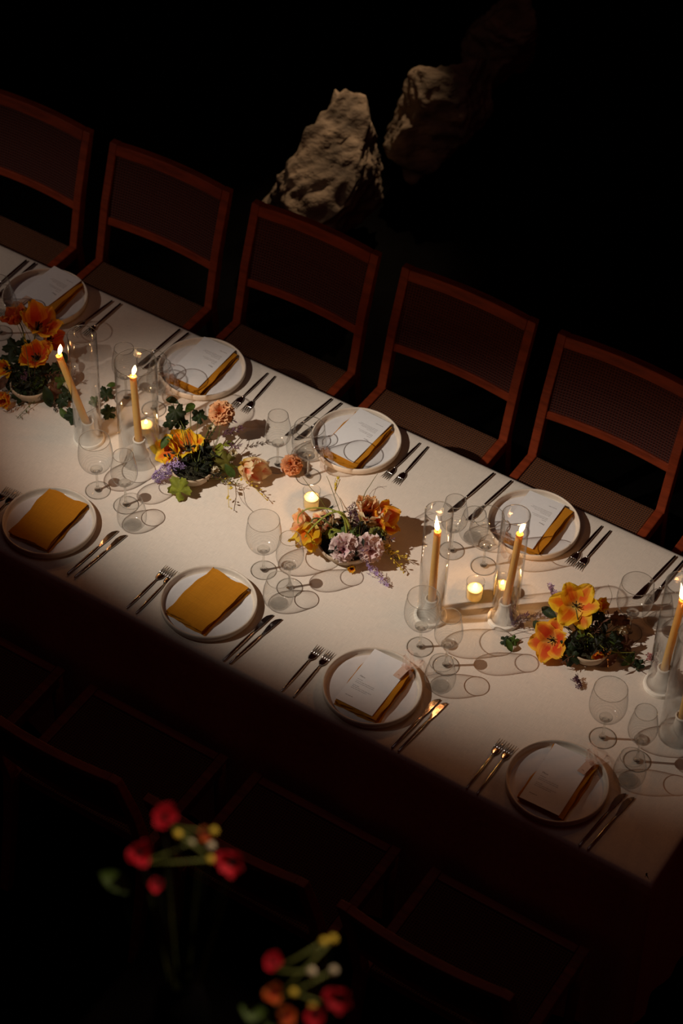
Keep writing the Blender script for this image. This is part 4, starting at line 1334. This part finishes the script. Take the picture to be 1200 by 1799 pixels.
def make_tulip(root, pos, size, face, kind, op, seed, name='tulip', petals=None):
    """open flower: a stem, pistil and stamens as the part's own mesh, six petals as its children"""
    rnd = random.Random(seed * 13 + 5)
    f = Vector(face).normalized()
    p = Vector(pos)
    base = p - f * size * 0.42
    mt = frame(f, rnd.uniform(0, 6), base)
    inv = mt.inverted()
    mb = MB()
    for k in range(3):
        a = k * 2.1
        mb.tube([(0, 0, size * 0.05), (0.002 * math.cos(a), 0.002 * math.sin(a), size * 0.30), (0.005 * math.cos(a), 0.005 * math.sin(a), size * 0.36)], [0.0022, 0.0022, 0.0012], 5)
    for k in range(6):
        a = k * PI / 3
        c, s = math.cos(a), math.sin(a)
        mb.tube([(0.002 * c, 0.002 * s, 0.004), (0.008 * c, 0.008 * s, size * 0.22), (0.011 * c, 0.011 * s, size * 0.34)], [0.0007, 0.0009, 0.0018], 4)
    o = link(name, mb.mesh(name, M['v_stamen']), root, mt)
    ob = round(op * 8) / 8
    for k in range(6):
        outer = k % 2
        key = (kind, ob, outer, (k * 7 + seed) % 4)
        if key not in PCACHE:
            L_, W = 1.0, 0.40
            th0 = 0.35 + ob * 0.75 + 0.10 * outer
            th1 = -0.75 + ob * 1.05 + 0.12 * outer
            PCACHE[key] = petal_mesh(L_, W, th0, th1, 0.085, 0.26, key[3] * 17 + outer, (P.get(kind)))
        a = k * PI / 3 + rnd.uniform(-0.12, 0.12)
        sc = size * rnd.uniform(0.92, 1.1)
        tilt = rnd.uniform(-0.16, 0.16)
        m = Matrix.Rotation(a, 4, 'Z') @ Matrix.Rotation(tilt, 4, 'X') @ Matrix.Diagonal((sc, sc, sc, 1))
        link('petal', PCACHE[key], o, m)
    # stem from the flower back into the bowl
    if p.z > 0.02:
        foot = Vector((p.x * 0.15, p.y * 0.15, 0.035))
        b2 = base - f * size * 0.5
        pts = []
        for i in range(9):
            t = i / 8
            q = (1 - t) ** 3 * foot + 3 * (1 - t) ** 2 * t * (foot + Vector((0, 0, 0.05))) + 3 * (1 - t) * t * t * b2 + t ** 3 * base
            q.z = max(q.z, 0.006)
            pts.append(q)
        link('stem', MB().tube(pts, 0.0022, 6).mesh('stem', M['v_green']), root)
    return o


def make_carnation(root, pos, r, face, kind, name='carnation'):
    rnd = random.Random(int(pos[0] * 9000) + 3)
    mb = MB()
    for ring, (cnt, th, sc, dz) in enumerate(((9, 1.45, 1.0, -0.30), (9, 1.15, 0.98, -0.22), (8, 0.85, 0.92, -0.12), (7, 0.55, 0.85, -0.02), (5, 0.25, 0.78, 0.04))):
        for k in range(cnt):
            a = 2 * PI * k / cnt + ring * 0.4 + rnd.uniform(-0.15, 0.15)
            L_ = r * sc * rnd.uniform(0.92, 1.08)
            W = r * 0.48
            ph = rnd.uniform(0, 6)

            def f(u, v, th=th, L_=L_, W=W, ph=ph):
                s = 2 * u - 1
                w = W * (0.25 + 0.85 * v)
                t = th + 0.25 * v
                o = math.sin(t) * L_ * v
                z = math.cos(t) * L_ * v
                d = r * 0.13 * v * v * math.sin(s * 5.5 + ph) + r * 0.08 * v ** 3 * math.sin(s * 14 + ph)
                return (s * w, o + math.cos(t) * d, z - math.sin(t) * d + r * 0.06 * v ** 4 * math.sin(s * 19 + ph))
            m = Matrix.Rotation(a, 4, 'Z') @ Matrix.Translation((0, 0, dz * r))
            mb.grid(f, 6, 4, m)
    o = link(name, mb.mesh(name, CARN[kind], True, 0, False), root, frame(face, rnd.uniform(0, 6), Vector(pos) - Vector(face).normalized() * r * 0.1))
    cx = MB().lathe([(0.0001, -1.05 * r), (0.18 * r, -1.0 * r), (0.30 * r, -0.6 * r), (0.34 * r, -0.25 * r), (0.25 * r, -0.2 * r)], 10)
    if pos[2] > 0.03:
        link('calyx', cx.mesh('calyx', M['v_green']), o)
    return o


def leaf_mesh(kind, size, seed, material):
    rnd = random.Random(seed)
    if kind == 'leaf':
        def f(u, v):
            s = 2 * u - 1
            w = size * 0.24 * math.sin(PI * min(1, v * 0.97 + 0.02)) ** 0.8
            return (s * w, (v - 0.5) * size, -size * 0.10 * (2 * v - 1) ** 2 + size * 0.10 * abs(s) * w / (size * 0.24) + size * 0.02 * math.sin(v * 9 + s))
        return MB().grid(f, 4, 9).mesh('leaf', material)
    n = 60
    V = [(0, -size * 0.18, 0)]
    UV = [(0.5, 0.0)]
    F = []
    ph = rnd.uniform(0, 1)
    for ring in (0.5, 1.0):
        for i in range(n):
            a = -PI / 2 + 0.18 + (2 * PI - 0.36) * i / (n - 1)
            lobe = 0.62 + 0.38 * abs(math.cos((a - PI / 2) * 2.5)) ** 0.9 * (1.0 if abs(a - PI / 2) < 0.7 else 0.88)
            tooth = 1 + 0.07 * math.sin((a + ph) * 17)
            r = size * 0.55 * (lobe * tooth if ring == 1.0 else 0.5 * (0.88 + 0.12 * lobe)) * (1 if ring == 1.0 else 1)
            z = -size * (0.10 * ring * ring) + size * 0.05 * math.cos((a - PI / 2) * 5) * ring + size * 0.03 * math.sin(a * 3 + seed)
            V.append((r * math.cos(a), r * math.sin(a) - size * 0.05, z))
            UV.append((0.5, ring))
    for i in range(n - 1):
        F.append((0, 1 + i, 2 + i))
        F.append((1 + i, 1 + n + i, 2 + n + i, 2 + i))
    return MB().add(V, F, UV).mesh('leaf', material)


def sprig(kind, a, b, r, count, material, seed):
    """small florets, buds or needles set along a stem from a to b"""
    rnd = random.Random(seed)
    a, b = Vector(a), Vector(b)
    ax = b - a
    mb = MB()
    mb.tube([a, a.lerp(b, 0.5) + Vector((0, 0, ax.length * 0.06)), b], 0.0009, 5)
    d = ax.normalized()
    for k in range(count):
        t = (k + rnd.random()) / count
        c = a.lerp(b, t) + Vector((0, 0, 4 * t * (1 - t) * ax.length * 0.05))
        o = Vector((rnd.gauss(0, 1), rnd.gauss(0, 1), rnd.gauss(0, 1) * 0.8))
        o = (o - d * o.dot(d))
        o.normalize()
        if kind in ('lilac', 'florets'):
            c2 = c + o * r * rnd.uniform(0.35, 1.0) * (1 - 0.5 * t)
            c2.z = max(c2.z, 0.006)
            m = frame(o + d * 0.4, rnd.uniform(0, 6), c2)
            s = rnd.uniform(0.0055, 0.008)
            np_ = 4 if kind == 'lilac' else 6
            for q in range(np_):
                an = 2 * PI * q / np_
                ca, sa = math.cos(an), math.sin(an)
                w = 0.34 if np_ == 4 else 0.22
                mb.add([(0, 0, 0), (s * (0.6 * ca - w * sa), s * (0.6 * sa + w * ca), s * 0.22), (s * 1.15 * ca, s * 1.15 * sa, s * 0.10), (s * (0.6 * ca + w * sa), s * (0.6 * sa - w * ca), s * 0.22)], [(0, 1, 2, 3)], None, m)
            mb.tube([c, c2], 0.0005, 3)
        elif kind == 'buds':
            ln = rnd.uniform(0.010, 0.017) * (1.1 - 0.5 * t)
            dd = (d * 0.7 + o * 0.7 + Vector((0, 0, 0.4))).normalized()
            c2 = c + dd * 0.006
            c2.z = max(c2.z, 0.004)
            mb.lathe([(0.0001, 0), (ln * 0.16, ln * 0.25), (ln * 0.24, ln * 0.6), (ln * 0.15, ln * 0.9), (0.0001, ln)], 6, frame(dd, 0, c2))
            mb.tube([c, c2], 0.0006, 3)
        else:
            ln = rnd.uniform(0.010, 0.018)
            dd = (d * 0.6 + o).normalized()
            e = c + dd * ln
            e.z = max(e.z, 0.003)
            sd = dd.cross(Vector((0, 0, 1)))
            if sd.length < 0.1:
                sd = Vector((1, 0, 0))
            sd = sd.normalized() * 0.0016
            mid = c.lerp(e, 0.5)
            mb.add([c, mid + sd, e, mid - sd + Vector((0, 0, 0.001))], [(0, 1, 2, 3)])
    return mb.mesh(kind, material, kind == 'buds', 0, False)


SPRIG_NAME = {'lilac': 'lilac_spray', 'florets': 'daisy_florets', 'buds': 'bud_sprig', 'needles': 'foliage_sprig'}
LABELS = {'F1': ('flower_bowl', 'bowl of orange and red tulips with dark leaves at the left frame edge', 'flowers'),
          'F2': ('flower_bowl', 'bowl of yellow tulips, peach carnation and lilac beside the wide cylinder', 'flowers'),
          'F3': ('flower_bowl', 'bowl of pink carnations, cream tulips and arching stems at the table centre', 'flowers'),
          'F4': ('flower_bowl', 'bowl with two wide open yellow and orange tulips right of centre', 'flowers'),
          'IVY': ('ivy_sprig', 'dark green ivy sprig lying behind the leftmost candle cylinder', 'foliage'),
          'BLOOM': ('carnation_head', 'single rust orange carnation head lying beside a wine glass', 'flower')}


def lift(o, floor=0.0015):
    """raise a part (and its sub-parts) so that nothing dips into the table top"""
    zs = [(o.matrix_basis @ v.co).z for v in o.data.vertices]
    for c in o.children:
        m = o.matrix_basis @ c.matrix_basis
        zs += [(m @ v.co).z for v in c.data.vertices]
    d = floor - min(zs)
    if d > 0:
        o.location.z += d


LC = {}
sd = 100
for nm, o_, R_, items in ARR:
    name, lb, cat = LABELS[nm]
    t = thing(name, lb, cat, (o_[0], o_[1], TZ + 0.0004), 0, 'low flower bowls along the table' if R_ else None)
    if R_:
        bp = curve([(0.0001, 0.0), (R_ * 0.62, 0.0), (R_ * 0.66, 0.003), (R_ * 0.86, 0.016), (R_ * 0.99, 0.036), (R_, 0.044), (R_ - 0.0025, 0.0455), (R_ - 0.005, 0.043), (R_ * 0.80, 0.022), (R_ * 0.5, 0.012), (0.0001, 0.011)], 3)
        link('bowl', MB().lathe(bp, 48).mesh('bowl', M['bowl']), t)
        link('moss', MB().lathe([(0.0001, 0.042), (R_ * 0.45, 0.038), (R_ * 0.86, 0.030)], 24).mesh('moss', M['soil']), t)
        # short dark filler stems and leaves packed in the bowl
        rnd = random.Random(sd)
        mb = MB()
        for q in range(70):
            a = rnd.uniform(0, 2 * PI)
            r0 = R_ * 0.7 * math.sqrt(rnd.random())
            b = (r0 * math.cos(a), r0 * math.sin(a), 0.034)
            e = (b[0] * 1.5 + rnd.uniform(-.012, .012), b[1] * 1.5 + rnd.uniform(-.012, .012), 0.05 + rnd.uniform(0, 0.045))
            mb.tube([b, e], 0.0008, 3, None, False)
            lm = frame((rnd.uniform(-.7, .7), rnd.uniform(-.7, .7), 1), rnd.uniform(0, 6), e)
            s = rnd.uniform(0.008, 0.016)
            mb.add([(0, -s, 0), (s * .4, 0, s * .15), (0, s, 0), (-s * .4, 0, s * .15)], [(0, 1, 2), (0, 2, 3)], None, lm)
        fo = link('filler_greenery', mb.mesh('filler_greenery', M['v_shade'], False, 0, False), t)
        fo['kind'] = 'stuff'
    for it in items:
        sd += 1
        k = it[0]
        if k == 'tulip':
            lift(make_tulip(t, it[1], it[2], it[3], it[4], it[5], it[6], 'freesia' if it[4] == 'white' else 'tulip'))
        elif k == 'carnation':
            if nm == 'BLOOM':
                lift(make_carnation(t, it[1], it[2], it[3], it[4], 'bloom'))
            else:
                make_carnation(t, it[1], it[2], it[3], it[4])
                p = Vector(it[1])
                link('stem', MB().tube([(p.x * .2, p.y * .2, .035), (p.x * .6, p.y * .6, max(.04, p.z * .6)), p - Vector(it[3]) * it[2]], 0.0018, 6).mesh('stem', M['v_green']), t)
        elif k in ('leaf', 'lobed'):
            me = leaf_mesh(k, it[2], sd, M['v_' + it[4]])
            p = Vector(it[1])
            lift(link('leaf', me, t, frame(it[3], random.Random(sd).uniform(0, 6.28), p)))
            if R_ and p.z > 0.02:
                link('leaf_stalk', MB().tube([(p.x * .25, p.y * .25, .036), (p.x * .6, p.y * .6, max(.03, p.z * .75)), p], 0.0009, 5).mesh('leaf_stalk', M['v_green']), t)
        elif k == 'stem':
            pts = curve3 = [Vector(q) for q in it[1]]
            out = []
            q = [pts[0]] + pts + [pts[-1]]
            for i in range(1, len(q) - 2):
                for s in range(5):
                    u = s / 5
                    out.append(0.5 * (2 * q[i] + (q[i + 1] - q[i - 1]) * u + (2 * q[i - 1] - 5 * q[i] + 4 * q[i + 1] - q[i + 2]) * u * u + (3 * q[i] - q[i - 1] - 3 * q[i + 1] + q[i + 2]) * u ** 3))
            out.append(pts[-1])
            for w in out:
                w.z = max(w.z, it[2])
            rr = [it[2] * (1 - 0.55 * i / (len(out) - 1)) for i in range(len(out))]
            link('stem', MB().tube(out, rr, 6, None, True, 0.45 if it[2] > 0.004 else 1.0).mesh('stem', M['v_' + it[3]]), t)
        else:
            if k in ('lilac', 'florets'):
                r, c, n = it[3], it[4], it[5]
            else:
                r, c, n = 0.0, it[3], it[4]
            lift(link(SPRIG_NAME[k], sprig(k, it[1], it[2], r, n, M['v_' + c], sd), t))

# ---------------------------------------------------------------- tall plinth and two vases of red flowers close to the camera
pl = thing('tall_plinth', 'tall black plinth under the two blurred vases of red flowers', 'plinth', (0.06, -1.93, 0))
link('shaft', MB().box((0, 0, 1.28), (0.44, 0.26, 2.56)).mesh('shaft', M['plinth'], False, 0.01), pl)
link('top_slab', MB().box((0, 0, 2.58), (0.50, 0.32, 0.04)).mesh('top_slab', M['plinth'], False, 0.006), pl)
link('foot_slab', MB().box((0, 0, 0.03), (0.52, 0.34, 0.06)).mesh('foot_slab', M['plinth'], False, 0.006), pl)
VASES = [('blurred dark vase of red poppies, nearer the table, at lower left', (-0.055, -1.89, 2.60),
          [((-0.092, -1.86, 3.059), 0.026, 'scarlet'), ((-0.097, -1.911, 3.032), 0.024, 'scarlet'), ((0.005, -1.851, 3.023), 0.026, 'scarlet'), ((-0.063, -1.922, 3.005), 0.014, 'scarlet'), ((-0.040, -1.846, 3.046), 0.014, 'red')],
          [(-0.026, -1.851, 3.035), (-0.052, -1.858, 3.030), (-0.066, -1.868, 3.050), (-0.030, -1.838, 3.05), (-0.02, -1.86, 3.02)], (-0.12, -1.935, 2.98)),
         ('blurred dark vase of pink and red poppies at the bottom frame edge', (0.175, -1.955, 2.60),
          [((0.139, -1.953, 3.035), 0.018, 'scarlet'), ((0.157, -1.98, 3.014), 0.018, 'red'), ((0.229, -1.94, 3.012), 0.024, 'scarlet'), ((0.212, -1.968, 2.995), 0.020, 'scarlet'), ((0.18, -1.985, 2.99), 0.018, 'red')],
          [(0.185, -1.935, 3.029), (0.207, -1.919, 3.030), (0.175, -1.96, 3.005), (0.181, -1.901, 3.049), (0.19, -1.895, 3.055), (0.20, -1.955, 2.99)], (0.14, -1.99, 2.96))]
for lb, base, blooms, buds, lf in VASES:
    t = thing('flower_vase', lb, 'flowers', base, 0, 'vases of red flowers on the plinth')
    vp = curve([(0.0001, 0), (0.030, 0), (0.034, 0.004), (0.040, 0.05), (0.034, 0.10), (0.020, 0.135), (0.022, 0.15), (0.0195, 0.149), (0.018, 0.135), (0.030, 0.10), (0.0001, 0.02)], 3)
    link('vase', MB().lathe(vp, 32).mesh('vase', M['vase']), t)
    B = Vector(base)
    for i, (p, s, c) in enumerate(blooms):
        p = Vector(p) - B
        f = Vector((0.3 + 0.3 * math.sin(i * 2.1), -0.5 + 0.4 * math.cos(i * 1.7), 0.75)).normalized()
        make_tulip(t, p, s, f, c if c == 'scarlet' else 'red', 0.55, 60 + i, 'poppy')
        ft = p - f * s * 0.5
        link('stem', MB().tube([(p.x * 0.1, p.y * 0.1, 0.14), (p.x * 0.5, p.y * 0.5, 0.28), ft], 0.0016, 6).mesh('stem', M['v_shade']), t)
    for i, p in enumerate(buds):
        p = Vector(p) - B
        mb = MB().lathe([(0.0001, -0.006), (0.0045, -0.004), (0.006, 0), (0.0045, 0.004), (0.0001, 0.006)], 10, Matrix.Translation(p))
        link('bud', mb.mesh('bud', M['v_white' if i < 2 else 'v_yellow']), t)
        link('stem', MB().tube([(p.x * 0.1, p.y * 0.1, 0.14), (p.x * 0.6, p.y * 0.6, 0.30), p], 0.0010, 5).mesh('stem', M['v_shade']), t)
        q = Vector(blooms[i % 3][0]) - B
        link('twig', MB().tube([p, p.lerp(q, 0.5) - Vector((0, 0, 0.012)), q - Vector((0, 0, 0.02))], 0.0022, 5).mesh('twig', M['v_green']), t)
    p = Vector(lf) - B
    link('leaf', leaf_mesh('leaf', 0.05, 3, M['v_mid']), t, frame((0.2, -0.3, 0.9), 1.0, p))
    link('leaf_stalk', MB().tube([(p.x * 0.2, p.y * 0.2, 0.14), (p.x * 0.7, p.y * 0.7, 0.25), p], 0.001, 5).mesh('leaf_stalk', M['v_shade']), t)
